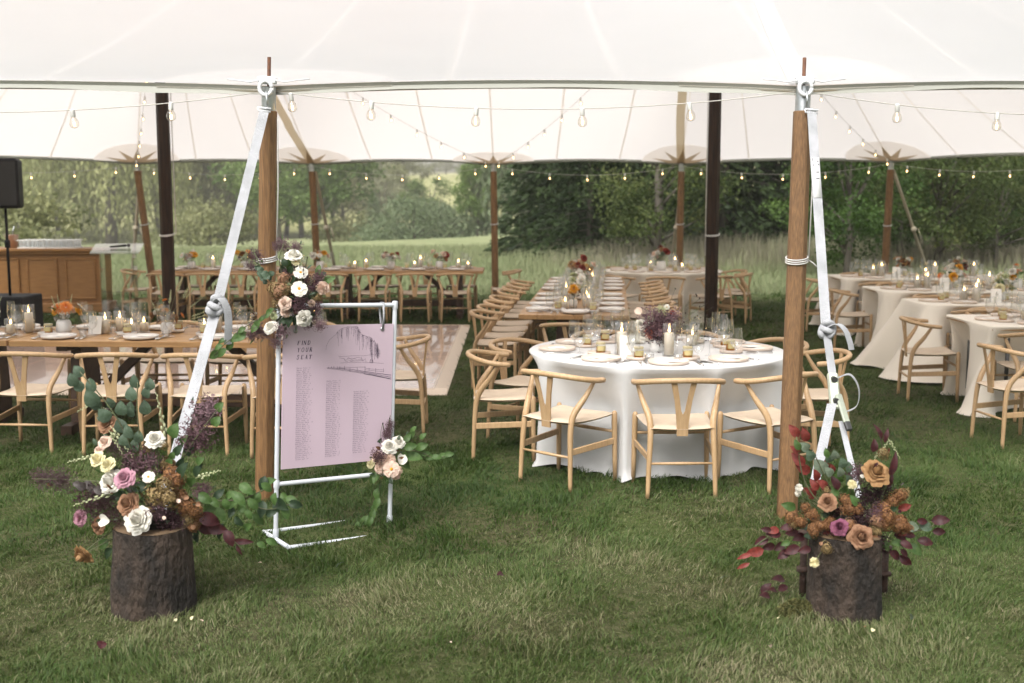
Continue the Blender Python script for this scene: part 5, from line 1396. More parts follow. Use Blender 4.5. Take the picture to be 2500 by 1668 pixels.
# three columns of guest names in small print (italic serif stand-in strokes are too fine to read at this size)
sur = ['Ballard', 'Barnes', 'Ball', 'Charles', 'Chambers', 'Conrad', 'Corrigan', 'Crayton', 'Cronin', 'Davis', 'Eastman', 'Edwards', 'Evans', 'Felgo', 'Flagg', 'Gallan', 'Hammond', 'Heaver', 'Howard', 'Hughes', 'Jensen', 'Kramer', 'Lee', 'Lofton', 'Martin', 'Moore', 'Nolan', 'Parker', 'Reed', 'Stone']
giv = ['Betty', 'Jeff', 'Karin', 'Ken', 'Emily', 'Jon', 'Meg', 'Reid', 'Carla', 'Dan', 'Doris', 'Andrew', 'Lauren', 'Tim', 'Peter', 'Sue', 'Chris', 'Kate']
tf = bpy.data.curves.new('names', 'FONT')
for cx_, cy0, cy1, nl in ((168, 517, 1462, 48), (466, 660, 1440, 40), (748, 780, 1415, 34)):
    cu = bpy.data.curves.new('name_list', 'FONT'); cu.resolution_u = 1; cu.shear = .25
    p0, p1 = CX(cx_, cy0), CX(cx_, cy1); pitch = (p0.z - p1.z) / (nl - 1)
    cu.size = pitch * .86; cu.space_line = 1.0 / .86; cu.space_character = 1.25
    cu.body = '\n'.join(f'{G.choice(sur)}, {G.choice(giv)} \u00b7 {G.randint(1, 14)}' for _ in range(nl))
    to = bpy.data.objects.new('tmp', cu); COL.objects.link(to)
    dg = bpy.context.evaluated_depsgraph_get(); me = bpy.data.meshes.new_from_object(to.evaluated_get(dg))
    bpy.data.objects.remove(to); bpy.data.curves.remove(cu)
    me.materials.clear(); me.materials.append(mat('name_list_ink', (.05, .03, .09), .7))
    zs = [v.co.y for v in me.vertices]; k = (p0.z - p1.z) / max(1e-6, (max(zs) - min(zs)) * (nl - 1) / nl)
    me.transform(Matrix.Scale(k, 4))
    part('name_list', me, board, (p0.x, -.0036, p0.z), (math.pi / 2, 0, 0))
bpy.data.curves.remove(tf)

# ================================================================ stumps
bark = mat('stump_bark', (.055, .037, .026), .9, (.012, .009, .007), 9, (1, 1, .5), 9, bump=1.0, bscale=38, lo=.36, hi=.62, bdist=.05)
cut = mat('sawn_stump_top', (.17, .11, .06), .85, (.10, .065, .035), 20, bump=.3)
def stump(px, py, rad, h, label, seed, knobs):
    b0 = P(px, py); c = b0 + Vector((0, rad * .95, 0)); c.z = 0
    o = thing('tree_stump', label, 'stump', c)
    g = random.Random(seed); ph = [g.uniform(0, 6) for _ in range(6)]
    def f(u, v):
        a = 2 * math.pi * u; z = -.03 + (h + .03) * v
        r = rad * (1 + .10 * (1 - v) ** 2 + .035 * math.sin(2 * a + ph[0]) + .03 * math.sin(3 * a + ph[1] + 2 * v) + .018 * math.sin(7 * a + ph[2]) + .012 * math.sin(11 * a + 5 * v + ph[3]) + .006 * math.sin(23 * a + 9 * v))
        for ka, kz, kr, kh in knobs:
            d2 = ((a - ka + math.pi) % (2 * math.pi) - math.pi) ** 2 / kr ** 2 + (v - kz) ** 2 / (kr * .8) ** 2
            r += kh * math.exp(-d2)
        return (r * math.cos(a), r * math.sin(a), z)
    part('bark', MB().grid(f, 96, 40, wrap=True).mesh('bark', bark), o)
    ring = [f(i / 48, 1.0) for i in range(48)]
    part('sawn_top', MB().add([(0, 0, h + .002)] + [(x * .995, y * .995, h + .001) for x, y, z in ring] + [(x * .5, y * .5, h + .003) for x, y, z in ring], [(49 + i, 1 + i, 1 + (i + 1) % 48, 49 + (i + 1) % 48) for i in range(48)] + [(0, 49 + i, 49 + (i + 1) % 48) for i in range(48)]).mesh('sawn_top', cut), o)
    return o
st_l = stump(356, 1516, .165, .385, 'dark brown tree stump under the white and pink flowers, with a knot', 3, [(-1.45, .42, .38, .020), (-1.5, .2, .3, -.012), (-2.6, .35, .4, .012)])
st_r = stump(2080, 1524, .150, .37, 'dark weathered tree stump under the rust coloured flowers', 9, [(-2.4, .3, .3, -.012)])
rust_m = mat('rusty_iron', (.06, .03, .02), .75, (.035, .02, .015), 30, bump=.4)
for p, lab, hh in ((P(2168, 1456), 'rusty iron tent stake with collar head right of the right stump', .21), (P(1967, 1466), 'dark iron tent stake left of the right stump', .30)):
    o = thing('tent_stake', lab, 'stake', p + Vector((0, .06, 0)))
    part('shaft', MB().tube([(0, 0, -.05), (0, 0, hh)], .017, 10).mesh('shaft', rust_m), o)
    part('head', MB().lathe([(.0, hh - .005), (.028, hh - .005), (.031, hh + .012), (0, hh + .016)], 12).mesh('head', rust_m), o)
    part('collar', MB().lathe([(.017, hh * .38), (.032, hh * .4), (.032, hh * .46), (.017, hh * .48)], 12, close=False).mesh('collar', rust_m), o)

# ================================================================ the four big arrangements
def arrangement(name, label, base, cr, k, Y, flowers, leaves, stems, centre, fill=60, fillc=('green', 'dkgreen', 'euc', 'brown', 'sage')):
    o = thing(name, label, 'flowers', base)
    cpt = PD(*cr(*centre), Y)
    def W(x, y, dy=0): return PD(*cr(x, y), Y + dy)
    for kind, col, x, y, dm, dy, *rest in flowers:
        c = W(x, y, dy); r = dm / k / FPX * (Y + dy) / 2
        out = (c - cpt); out = out / max(out.length, .05)
        if kind == 'smoke': add_flower(o, kind, col, c, r * 1.35, (rnd(-.4, .4) + out.x, -.3, .8), 1.0)
        elif kind == 'bells':
            x2, y2 = rest[0]; e = W(x2, y2, dy); d = e - c
            add_flower(o, 'bells', col, (c + e) / 2, 1.0, d).scale = (dm / k / FPX * Y * 1.9,) * 2 + (d.length / 2,)
        elif kind == 'hydrangea':                 # a head breaks up into a few uneven lobes
            k_ = 4 if dm / k > 35 else 1
            for q in range(k_):
                of = Vector((rnd(-1, 1), rnd(-.6, .6), rnd(-1, 1))) * r * (.62 if k_ > 1 else 0)
                add_flower(o, kind, col if rnd(0, 1) > .2 else random.choice(['rust', 'gold', 'tan']), c + of, r * (rnd(.5, .72) if k_ > 1 else 1), (out.x + rnd(-.5, .5), -.7, out.z + .2 + rnd(-.3, .3)))
        else:
            d = Vector(rest[0]) if rest else Vector((out.x * .7, -1.0, .35 + out.z * .5))
            add_flower(o, kind, col, c, r * (1.0 if kind != 'rose' else 1.08), d)
            add_stem(o, [c - d.normalized() * r * .3, c.lerp(cpt, .4) + Vector((0, .05, -.01)), cpt + Vector((rnd(-.03, .03), .06, -.05))])
    for shp, col, x, y, sz, *rest in leaves:
        c = W(x, y, rnd(-.05, .06)); s = sz / k / FPX * Y * 1.12
        out = c - cpt; d = Vector(rest[0]) if rest else Vector((out.x + rnd(-.1, .1), rnd(-.12, .08), out.z + rnd(-.1, .06)))
        add_leaf(o, shp, col, c, s, d)
    for pts, r in stems: add_stem(o, [W(*p) for p in pts], r)
    fl_ = [f for f in flowers if f[4] / k > 30]
    for q in range(fill):                         # sprigs and stray leaves between the heads
        f = random.choice(fl_); c = W(f[2] + rnd(-1, 1) * f[4] * .75, f[3] + rnd(-1, 1) * f[4] * .75, f[5] + rnd(.0, .07))
        d = c - cpt + Vector((rnd(-.1, .1), rnd(-.1, .05), rnd(-.05, .12)))
        add_leaf(o, random.choice(['oval', 'narrow', 'narrow']), random.choice(fillc), c, rnd(.02, .042), d)
    return o
crL, kL = crop(50, 900, 2.413), 2.413
YL = st_l.location.y
FL = [('rose', 'white', 790, 410, 110, -.03), ('rose', 'white', 685, 890, 155, -.16), ('rose', 'white', 522, 662, 145, -.08), ('rose', 'cream', 445, 530, 92, -.05), ('rose', 'cream', 508, 562, 92, -.07), ('rose', 'pink', 607, 640, 122, -.16), ('rose', 'blush', 492, 430, 86, .0), ('rose', 'blush', 458, 478, 60, .0),
      ('rose', 'tan', 503, 322, 115, .02), ('rose', 'tan', 625, 795, 132, -.13), ('carnation', 'pink', 350, 880, 108, -.02), ('rose', 'tan', 452, 922, 105, -.03), ('petal', 'white', 495, 895, 85, -.08), ('rose', 'caramel', 360, 1105, 125, -.05, (-.5, -.7, -.5)), ('cosmos', 'white', 755, 640, 80, -.12),
      ('hydrangea', 'gold', 815, 730, 215, -.08), ('hydrangea', 'rust', 905, 640, 165, -.02), ('hydrangea', 'rust', 995, 850, 170, -.04), ('hydrangea', 'gold', 740, 480, 80, .05), ('hydrangea', 'gold', 845, 455, 62, -.02),
      ('smoke', 'plum', 730, 560, 175, .0), ('smoke', 'plum', 1030, 400, 190, .05), ('smoke', 'mauve', 1090, 255, 170, .08), ('smoke', 'plum', 810, 830, 130, -.1), ('smoke', 'plum', 1070, 720, 100, .0), ('smoke', 'mauve', 240, 660, 140, .02), ('smoke', 'mauve', 130, 650, 120, .04), ('smoke', 'plum', 430, 790, 190, .0), ('smoke', 'plum', 560, 870, 130, -.02), ('smoke', 'mauve', 560, 470, 110, .06), ('smoke', 'plum', 900, 880, 150, -.02),
      ('bells', 'green', 852, 380, 34, .0, (800, 145)), ('bells', 'green', 420, 205, 26, .0, (335, 255)), ('bells', 'green', 470, 230, 22, .02, (545, 265)), ('bells', 'green', 545, 360, 30, .0, (660, 520)), ('bells', 'green', 430, 515, 28, .0, (280, 550)), ('bells', 'green', 540, 735, 32, -.06, (315, 805)), ('bells', 'green', 1050, 640, 34, -.04, (1175, 600)), ('bells', 'green', 530, 380, 26, .0, (600, 500)),
      ('petal', 'tan', 975, 760, 36, -.12), ('petal', 'tan', 1045, 800, 34, -.1), ('petal', 'blush', 930, 780, 30, -.14), ('petal', 'blush', 845, 880, 26, -.16), ('petal', 'tan', 1015, 935, 34, -.06),
      ('hydrangea', 'rust', 930, 780, 150, -.03), ('hydrangea', 'gold', 880, 560, 120, .03), ('hydrangea', 'rust', 1040, 900, 110, -.02), ('carnation', 'tan', 660, 760, 70, -.1), ('smoke', 'dark', 860, 910, 130, -.05), ('smoke', 'plum', 650, 560, 120, .04), ('smoke', 'plum', 500, 780, 120, .0)]
LL = [('round', 'euc', x, y, s) for x, y, s in ((340, 15, 75), (310, 65, 80), (345, 102, 70), (420, 95, 80), (420, 172, 105), (445, 205, 80), (530, 200, 65), (598, 233, 85), (588, 335, 85), (490, 275, 90), (655, 225, 70), (738, 228, 85), (680, 75, 82), (762, 92, 70), (655, 148, 82), (748, 138, 72), (655, 255, 60), (640, 370, 80), (700, 400, 70), (610, 420, 70), (680, 450, 80), (760, 520, 70), (640, 460, 60))]
LL += [('round', 'green', x, y, s) for x, y, s in ((1175, 225, 62), (1155, 310, 66), (910, 365, 90), (895, 510, 48), (1010, 665, 70), (1060, 545, 60), (880, 550, 60), (850, 600, 70), (490, 1035, 75), (965, 420, 60))]
LL += [('oval', 'dkgreen', x, y, s) for x, y, s in ((520, 1090, 85), (700, 700, 110), (560, 740, 110), (950, 560, 90), (1000, 480, 90), (870, 900, 110), (760, 870, 100), (640, 560, 90), (1020, 950, 80), (1035, 1000, 60), (560, 600, 90), (930, 480, 80), (960, 600, 110), (1050, 600, 90))]
LL += [('round', 'dusk', x, y, s) for x, y, s in ((355, 690, 60), (390, 690, 65), (425, 705, 65), (460, 715, 60), (650, 715, 60), (330, 680, 45))]
LL += [('narrow', 'burg', 1310, 1020, 120, (1, -.1, 0)), ('oval', 'burg', 1230, 1000, 100, (.5, -.2, -1)), ('oval', 'burg', 1110, 890, 130), ('oval', 'burg', 1160, 940, 120), ('narrow', 'burg', 1290, 1070, 70, (.5, 0, -1)), ('oval', 'burg', 1090, 950, 90)]
vine = [(1010, 780), (1090, 765), (1150, 790), (1170, 740), (1240, 745), (1250, 800), (1290, 770), (1330, 710), (1310, 830), (1370, 800), (1345, 860), (1400, 770), (1420, 830), (1450, 700), (1430, 680), (1470, 670), (1480, 850), (1510, 820), (1500, 770), (1540, 800), (1560, 760), (1600, 780), (1620, 800), (1560, 850), (1240, 850), (1180, 860), (1290, 900), (1400, 890), (1340, 930), (1180, 960), (1420, 1040), (1480, 1020), (1210, 800), (1120, 830), (1370, 740)]
LL += [('oval', random.choice(['green', 'green', 'dkgreen']), x, y, rnd(60, 100), (rnd(-.2, 1), rnd(-.3, .2), rnd(-1, .4))) for x, y in vine]
SL = [([(720, 640), (600, 350), (480, 170), (350, 20)], .003), ([(740, 640), (690, 300), (690, 80)], .0025), ([(850, 800), (1100, 780), (1300, 770), (1460, 700)], .003), ([(1300, 770), (1450, 830), (1620, 790)], .0022), ([(950, 800), (1120, 900), (1250, 1010), (1320, 1080)], .003), ([(640, 900), (480, 1000), (380, 1080)], .003), ([(700, 700), (400, 660), (60, 650)], .0022), ([(800, 420), (815, 560), (810, 660)], .003), ([(880, 700), (1000, 460), (1170, 230)], .0025), ([(300, 1060), (200, 1000)], .001)]
arr_l = arrangement('flower_arrangement', 'white, pink and tan rose arrangement with purple plumes on the left stump', st_l.location + Vector((0, 0, .387)), crL, kL, YL, FL, LL, SL, (790, 850))
bowl = MB().lathe([(0, 0), (.08, 0), (.092, .035), (.085, .05), (0, .045)], 18).mesh('bowl', mat('dark_moss', (.018, .02, .014), .95))
part('bowl', bowl, arr_l)
crR, kR = crop(1750, 950, 2.571), 2.571
YR = st_r.location.y
FR = [('rose', 'caramel', 1005, 515, 165, -.06), ('rose', 'tan', 695, 705, 115, -.06), ('rose', 'tan', 910, 930, 152, -.15), ('rose', 'magenta', 770, 865, 105, -.13), ('carnation', 'white', 515, 620, 55, .0), ('carnation', 'white', 510, 655, 45, .0), ('carnation', 'cream', 850, 597, 66, -.06), ('carnation', 'cream', 610, 1090, 70, -.16),
      ('hydrangea', 'rust', 512, 815, 135, -.02), ('hydrangea', 'rust', 640, 862, 135, -.08), ('hydrangea', 'rust', 830, 740, 140, -.02), ('hydrangea', 'rust', 1060, 850, 205, -.06), ('hydrangea', 'rust', 1130, 705, 170, .02), ('hydrangea', 'rust', 1140, 865, 150, -.02), ('hydrangea', 'gold', 690, 1000, 80, -.13), ('hydrangea', 'gold', 1045, 405, 85, .0), ('hydrangea', 'rust', 740, 950, 110, -.06), ('hydrangea', 'gold', 690, 640, 60, -.02),
      ('smoke', 'dark', 950, 680, 160, .0), ('smoke', 'dark', 900, 840, 150, -.04), ('smoke', 'plum', 885, 530, 110, .05), ('smoke', 'dark', 740, 775, 110, -.02), ('smoke', 'dark', 1040, 650, 130, .04), ('smoke', 'plum', 1010, 780, 120, -.05),
      ('bells', 'green', 1000, 430, 30, .0, (1080, 325)), ('bells', 'green', 1085, 325, 22, .0, (1150, 435)), ('petal', 'tan', 655, 970, 28, -.15), ('petal', 'white', 910, 550, 32, -.02), ('hydrangea', 'rust', 720, 830, 120, -.04), ('hydrangea', 'rust', 880, 760, 110, -.03), ('hydrangea', 'rust', 1040, 760, 150, -.03), ('hydrangea', 'rust', 580, 780, 120, .0), ('hydrangea', 'gold', 990, 900, 110, -.07), ('hydrangea', 'rust', 830, 880, 110, -.08), ('smoke', 'dark', 820, 930, 130, -.06), ('smoke', 'dark', 660, 920, 120, -.03), ('smoke', 'dark', 1000, 960, 130, -.05), ('hydrangea', 'rust', 1180, 880, 90, -.02)]
LR = [('oval', 'red', x, y, s) for x, y, s in ((485, 262, 95), (552, 285, 95), (490, 385, 80), (510, 440, 105), (540, 497, 105), (620, 540, 85), (720, 500, 70), (660, 600, 90), (580, 650, 105), (1180, 740, 80), (690, 480, 70), (610, 600, 80))]
LR += [('oval', 'burg', x, y, s) for x, y, s in ((355, 910, 95), (310, 882, 60), (280, 955, 90), (325, 990, 80), (515, 935, 90), (470, 1010, 100), (420, 1040, 90), (395, 990, 80), (1405, 825, 105), (1395, 895, 80), (1310, 960, 95), (1190, 980, 80), (1115, 1045, 95), (1175, 1030, 60), (1185, 1075, 90), (1290, 830, 70), (1210, 920, 80), (985, 355, 80), (680, 620, 80), (740, 590, 90), (470, 900, 80), (440, 870, 80), (1150, 930, 80), (550, 1010, 80))]
LR += [('oval', 'red', 240, 1020, 105), ('narrow', 'red', 175, 1050, 100), ('narrow', 'red', 165, 1110, 85), ('oval', 'red', 350, 890, 80), ('narrow', 'burg', 1010, 270, 110, (-.5, 0, 1)), ('narrow', 'burg', 1065, 290, 90, (.2, 0, 1)), ('narrow', 'burg', 1105, 470, 150, (.25, 0, 1)), ('narrow', 'burg', 1085, 560, 120, (.2, 0, 1))]
LR += [('round', random.choice(['euc', 'sage']), x, y, s) for x, y, s in ((550, 362, 70), (585, 415, 72), (645, 487, 105), (740, 412, 65), (787, 462, 70), (705, 432, 65), (825, 490, 66), (700, 520, 66), (1230, 865, 75), (1312, 866, 82), (770, 520, 66), (820, 570, 70))]
LR += [('oval', 'green', x, y, s) for x, y, s in ((505, 350, 70), (450, 735, 95), (1240, 1010, 105), (1060, 985, 75), (1137, 970, 80), (690, 400, 60), (760, 560, 90), (800, 620, 90), (730, 640, 80), (840, 650, 80), (430, 970, 60), (860, 700, 80))]
LR += [('oval', 'dkgreen', x, y, 100) for x, y in ((700, 800), (820, 850), (960, 900), (600, 920), (1000, 940), (860, 760), (560, 860), (1080, 760))]
SR = [([(780, 850), (560, 600), (500, 300)], .003), ([(780, 850), (700, 600), (600, 380)], .0025), ([(700, 880), (450, 880), (250, 980), (160, 1130)], .003), ([(960, 880), (1180, 900), (1330, 870), (1440, 810)], .003), ([(950, 890), (1150, 970), (1190, 1090)], .0025), ([(950, 800), (1000, 600), (1040, 400), (1010, 240)], .003), ([(1000, 760), (1080, 560), (1120, 400)], .004), ([(640, 870), (560, 650), (510, 610)], .002), ([(700, 980), (650, 1050), (610, 1080)], .002)]
arr_r = arrangement('flower_arrangement', 'rust hydrangea and caramel rose arrangement with red leaves on the right stump', st_r.location + Vector((0, 0, .372)), crR, kR, YR, FR, LR, SR, (850, 880), 70, ('burg', 'brown', 'dkgreen', 'brown', 'red', 'dusk'))
part('bowl', bowl, arr_r)
crT, kT = crop(580, 580, 4.9), 4.9
YT = sL.y - .02
FTp = [('hydrangea', 'gold', 490, 570, 310, -.05), ('hydrangea', 'gold', 470, 790, 150, -.02), ('rose', 'white', 670, 195, 185, -.02, (.15, -.5, .85)), ('cosmos', 'white', 755, 425, 180, -.06), ('cosmos', 'white', 738, 620, 205, -.12), ('rose', 'blush', 560, 785, 160, -.10), ('carnation', 'blush', 570, 895, 140, -.06), ('carnation', 'blush', 1025, 600, 180, -.06), ('rose', 'white', 795, 970, 175, -.10), ('petal', 'white', 835, 905, 80, -.1), ('rose', 'white', 388, 1065, 175, -.03, (-.3, -.7, .6)), ('carnation', 'green', 430, 940, 110, -.01), ('hydrangea', 'gold', 960, 720, 110, -.02), ('hydrangea', 'gold', 700, 890, 90, -.03), ('cosmos', 'cream', 700, 290, 120, -.02), ('rose', 'blush', 890, 790, 90, -.04), ('rose', 'cream', 520, 770, 90, -.05),
      ('smoke', 'mauve', 225, 225, 170, .05), ('smoke', 'mauve', 165, 345, 130, .05), ('smoke', 'mauve', 545, 95, 170, .06), ('smoke', 'mauve', 470, 110, 110, .06), ('smoke', 'mauve', 700, 110, 130, .04), ('smoke', 'plum', 960, 490, 170, .0), ('smoke', 'plum', 895, 600, 170, .0), ('smoke', 'plum', 740, 800, 215, -.06), ('smoke', 'plum', 920, 850, 180, -.02), ('smoke', 'plum', 810, 500, 120, .02), ('smoke', 'plum', 600, 420, 120, .02), ('smoke', 'mauve', 250, 1110, 190, .0), ('smoke', 'mauve', 165, 1190, 120, .0), ('smoke', 'mauve', 510, 1120, 170, -.02), ('smoke', 'mauve', 460, 1260, 140, -.02), ('smoke', 'mauve', 840, 1045, 100, -.05), ('smoke', 'mauve', 985, 1050, 140, -.03), ('smoke', 'mauve', 330, 1150, 120, .0), ('smoke', 'mauve', 920, 960, 120, .0)]
FTp += [('pod', 'dark', x, y, 26, -.08, (.2, -.3, 1)) for x, y in ((745, 300), (680, 355), (795, 350), (785, 388), (790, 437), (835, 240), (655, 330))]
LT = [('round', 'euc', x, y, s) for x, y, s in ((270, 385, 90), (320, 440, 100), (350, 475, 100), (300, 490, 80), (265, 440, 80))] + [('round', 'dkgreen', x, y, s) for x, y, s in ((402, 432, 80), (240, 365, 80), (330, 530, 70), (380, 480, 70), (530, 375, 105), (560, 300, 95))]
LT += [('oval', 'green', x, y, s) for x, y, s in ((605, 315, 140), (645, 280, 90), (970, 392, 125), (1095, 515, 160), (370, 900, 100), (340, 940, 95), (400, 870, 90), (300, 970, 90), (230, 1035, 110), (210, 1085, 130), (30, 1200, 150), (50, 1110, 110), (280, 980, 70), (640, 980, 90))]
LT += [('oval', 'dkgreen', x, y, s) for x, y, s in ((560, 1000, 140), (500, 960, 110), (620, 1010, 130), (700, 990, 130), (660, 500, 130), (850, 700, 140), (700, 720, 130), (600, 880, 130), (780, 560, 110), (930, 680, 120), (650, 640, 120), (560, 1060, 110), (820, 480, 110), (640, 380, 120), (770, 880, 130), (880, 900, 120))]
k1 = 2.851; c1 = lambda x, y: ((x / k1 - 580) * kT, ((550 + y / k1) - 580) * kT)
LT += [('oval', 'green', *c1(x, y), s * kT / k1) for x, y, s in ((1655, 785, 105), (1600, 842, 75), (1547, 808, 60), (1497, 900, 95), (1545, 890, 85), (1790, 700, 75), (1690, 760, 60), (1520, 850, 60))]
STm = [([(620, 850), (400, 890), (200, 1010), (20, 1110), c1(1640, 770), c1(1560, 830), c1(1490, 910)], .0028), ([(620, 700), (500, 300), (560, 60)], .0025), ([(600, 700), (350, 480), (200, 180)], .0025), ([(700, 700), (950, 480), (1110, 480)], .0025), ([(650, 800), (400, 1050), (150, 1200)], .002), ([(700, 600), (720, 400), (680, 150)], .003), ([(640, 850), (560, 1050), (450, 1290)], .002), ([(760, 850), (900, 1000), (1020, 1080)], .002)]
STm += [([(780, 560), (770, 460), (745, 300)], .001), ([(780, 560), (790, 440), (795, 350)], .001), ([(760, 560), (720, 440), (680, 355)], .001)]
arr_t = arrangement('flower_arrangement', 'white and blush flowers with gold hydrangea tied to the top corner of the sign', Vector((sL.x, sL.y, SH)), crT, kT, YT, FTp, LT, STm, (690, 720))
part('foam_cage', MB().lathe([(0, -.05), (.045, -.035), (.055, 0), (.045, .035), (0, .05)], 12).mesh('foam_cage', MATS['dark_moss']), arr_t, PD(*crT(690, 720), YT + .01) - arr_t.location)
crB, kB = crop(500, 560, 1.96), 1.96
YB = sR.y - .06
FB = [('rose', 'white', 885, 1035, 72, -.06), ('rose', 'white', 930, 1016, 60, -.04), ('petal', 'white', 940, 1100, 60, -.04), ('smoke', 'plum', 830, 1085, 66, -.09), ('carnation', 'blush', 828, 1090, 66, -.05), ('carnation', 'blush', 882, 1100, 70, -.07), ('carnation', 'blush', 840, 1142, 66, -.07), ('cosmos', 'blush', 892, 1148, 86, -.11), ('carnation', 'blush', 915, 1178, 50, -.07), ('rose', 'cream', 790, 1122, 44, -.03), ('carnation', 'blush', 925, 1155, 50, -.05),
      ('smoke', 'plum', 880, 960, 45, .0), ('smoke', 'plum', 872, 985, 40, -.02), ('smoke', 'plum', 888, 930, 35, .0), ('pod', 'dark', 852, 930, 12, -.03, (.2, -.3, 1)), ('pod', 'dark', 843, 1005, 14, -.05, (.2, -.3, 1)), ('pod', 'dark', 885, 905, 11, -.02, (.1, -.3, 1))]
LB = [('oval', 'green', x, y, s) for x, y, s in ((990, 985, 60), (1040, 1040, 62), (1000, 1092, 80), (1030, 1068, 62), (985, 1040, 62), (960, 1080, 62), (970, 1000, 50), (1000, 960, 44), (1110, 1092, 46), (1145, 1085, 48), (1170, 1078, 46), (1080, 1092, 46), (1060, 1075, 44), (1045, 990, 40), (820, 1190, 60), (965, 1125, 60))]
LB += [('oval', 'green', x, y, s, (rnd(-.6, .2), -.2, -1)) for x, y, s in ((690, 1155, 58), (640, 1140, 56), (715, 1188, 62), (770, 1182, 62), (805, 1188, 56), (740, 1150, 46), (826, 1268, 58), (822, 1312, 56), (800, 1372, 56), (765, 1402, 66), (770, 1436, 56), (735, 1422, 46), (835, 1240, 50), (810, 1340, 48), (875, 1195, 50), (790, 1400, 50))]
SB = [([(870, 1110), (1000, 1060), (1100, 1095), (1185, 1075)], .002), ([(870, 1110), (950, 1040), (1040, 960)], .0015), ([(860, 1120), (760, 1170), (630, 1135)], .002), ([(860, 1130), (835, 1240), (815, 1340), (760, 1440)], .002), ([(870, 1080), (878, 960), (888, 890)], .002), ([(870, 1050), (840, 1000), (850, 930)], .001)]
arr_b = arrangement('flower_arrangement', 'blush and white flower cluster with green sprays on the lower corner of the sign', Vector((sR.x, sR.y, .3)), crB, kB, YB, FB, LB, SB, (870, 1110))

# ================================================================ table centrepieces
vase_w = mat('white_ceramic', (.74, .73, .71), .4)
THEME = {'orange': (['dahlia', 'rose', 'rose', 'carnation', 'cosmos'], ['orange', 'white', 'yellow', 'blush', 'white'], 'green'), 'amber': (['dahlia', 'cosmos', 'carnation', 'rose'], ['yellow', 'orange', 'white', 'rust'], 'brown'),
         'plum': (['rose', 'smoke', 'smoke', 'carnation', 'rose'], ['white', 'plum', 'mauve', 'blush', 'cream'], 'sage'), 'peach': (['rose', 'carnation', 'dahlia', 'rose'], ['blush', 'white', 'caramel', 'brick'], 'sage'), 'cream': (['rose', 'rose', 'cosmos', 'carnation'], ['white', 'cream', 'white', 'green'], 'green')}
def centrepiece(p, theme, label, s=1.0, n=11, tall=0, feature=None):
    p = Vector((p[0], p[1], Z)); o = thing('centrepiece', label, 'flowers', p, 0, 'vases of flowers on the tables')
    part('vase', MB().lathe([(0, 0), (.036, 0), (.046, .03), (.042, .07), (.034, .085), (.030, .085), (.036, .06), (0, .01)], 18).mesh('vase', vase_w), o, scale=s)
    ks, cs, lf = THEME[theme]
    for i in range(n):
        a = rnd(0, 6.28); e = rnd(.1, 1.3); rad = rnd(.06, .13) * s
        d = Vector((math.cos(a) * math.cos(e), math.sin(a) * math.cos(e), math.sin(e)))
        if tall and i < tall: c = p + Vector((d.x * .06, d.y * .05, .22 + .05 * i)) * 1.0
        else: c = p + Vector((0, 0, .10 * s)) + d * rad
        j = i % len(ks); r = {'smoke': .07, 'dahlia': .042, 'rose': .036, 'carnation': .03, 'cosmos': .032}[ks[j]] * s * rnd(.8, 1.15) * (.75 if tall and i < tall else 1)
        add_flower(o, ks[j], cs[j], c, r, d + Vector((0, -.35, .2)))
        add_stem(o, [p + Vector((0, 0, .05)), p.lerp(c, .6) + Vector((0, 0, .02)), c], .0016)
    for i in range(8):
        a = rnd(0, 6.28); d = Vector((math.cos(a), math.sin(a), rnd(-.2, .9)))
        add_leaf(o, 'oval', lf, p + Vector((0, 0, .095 * s)) + d * .075 * s, .065 * s, d, (0, 0, 1))
    for i in range(3):
        a = rnd(0, 6.28); tip = p + Vector((math.cos(a) * .10, math.sin(a) * .1, rnd(.22, .30)))
        add_stem(o, [p + Vector((0, 0, .08)), p.lerp(tip, .6), tip], .0013)
        add_flower(o, 'bells', 'green', tip, .05, tip - p).scale = (.035, .035, .05)
    return o
at = lambda px, py: P(px, py, TOP)
fpA = at(1604, 862)
cp = centrepiece(fpA, 'plum', 'white vase of dark plum smoke bush and white roses on the front white table', 1.25, 8)
for dx, dz, r, kd, col in ((-.10, .14, .055, 'rose', 'white'), (-.125, .21, .04, 'rose', 'white'), (-.06, .15, .05, 'carnation', 'coral'), (.0, .2, .11, 'smoke', 'plum'), (.06, .17, .12, 'smoke', 'plum'), (-.04, .26, .10, 'smoke', 'mauve'), (.09, .25, .09, 'smoke', 'mauve'), (.02, .31, .05, 'smoke', 'green'), (-.02, .14, .03, 'carnation', 'yellow'), (.10, .29, .022, 'dahlia', 'brick'), (.06, .33, .022, 'cosmos', 'white'), (-.14, .30, .03, 'petal', 'blush'), (.03, .12, .1, 'smoke', 'dark')):
    add_flower(cp, kd, col, fpA + Vector((dx, -.03, dz)), r, (dx * 2, -1, .4))
for i in range(26):
    a = rnd(-.5, 2.2); l = rnd(.18, .46); tip = fpA + Vector((l * math.cos(a * .6), rnd(-.12, .1), .12 + l * .75 * math.sin(a * .6 + .25)))
    add_stem(cp, [fpA + Vector((.03, 0, .12)), fpA.lerp(tip, .6) + Vector((0, 0, .05)), tip], .0009)
    add_flower(cp, 'pod', 'dark', tip, .0075, (rnd(-1, 1), 0, 1))
candle(at(1519, 872) + Vector((0, .05, 0)), 'tall', wA); candle(at(1633, 872), 'tall', wA); candle(at(1560, 842), 'mid', wA); candle(at(1690, 846), 'low', wA)
CARD.put(at(1530, 872) + Vector((.0, -.02, .006)), R(4), 'white folded table number card on the front white table')
for px, py in ((1585, 885), (1560, 880), (1655, 885)): VOT.put(at(px, py) + Vector((0, 0, .006)), 0, 'small clear votive cup on the front white table', 'votive cups on ' + wA)
cb = lambda x, dy=0: Vector((x, 9.24 - (x + 2.62) * .052 + dy, 0))
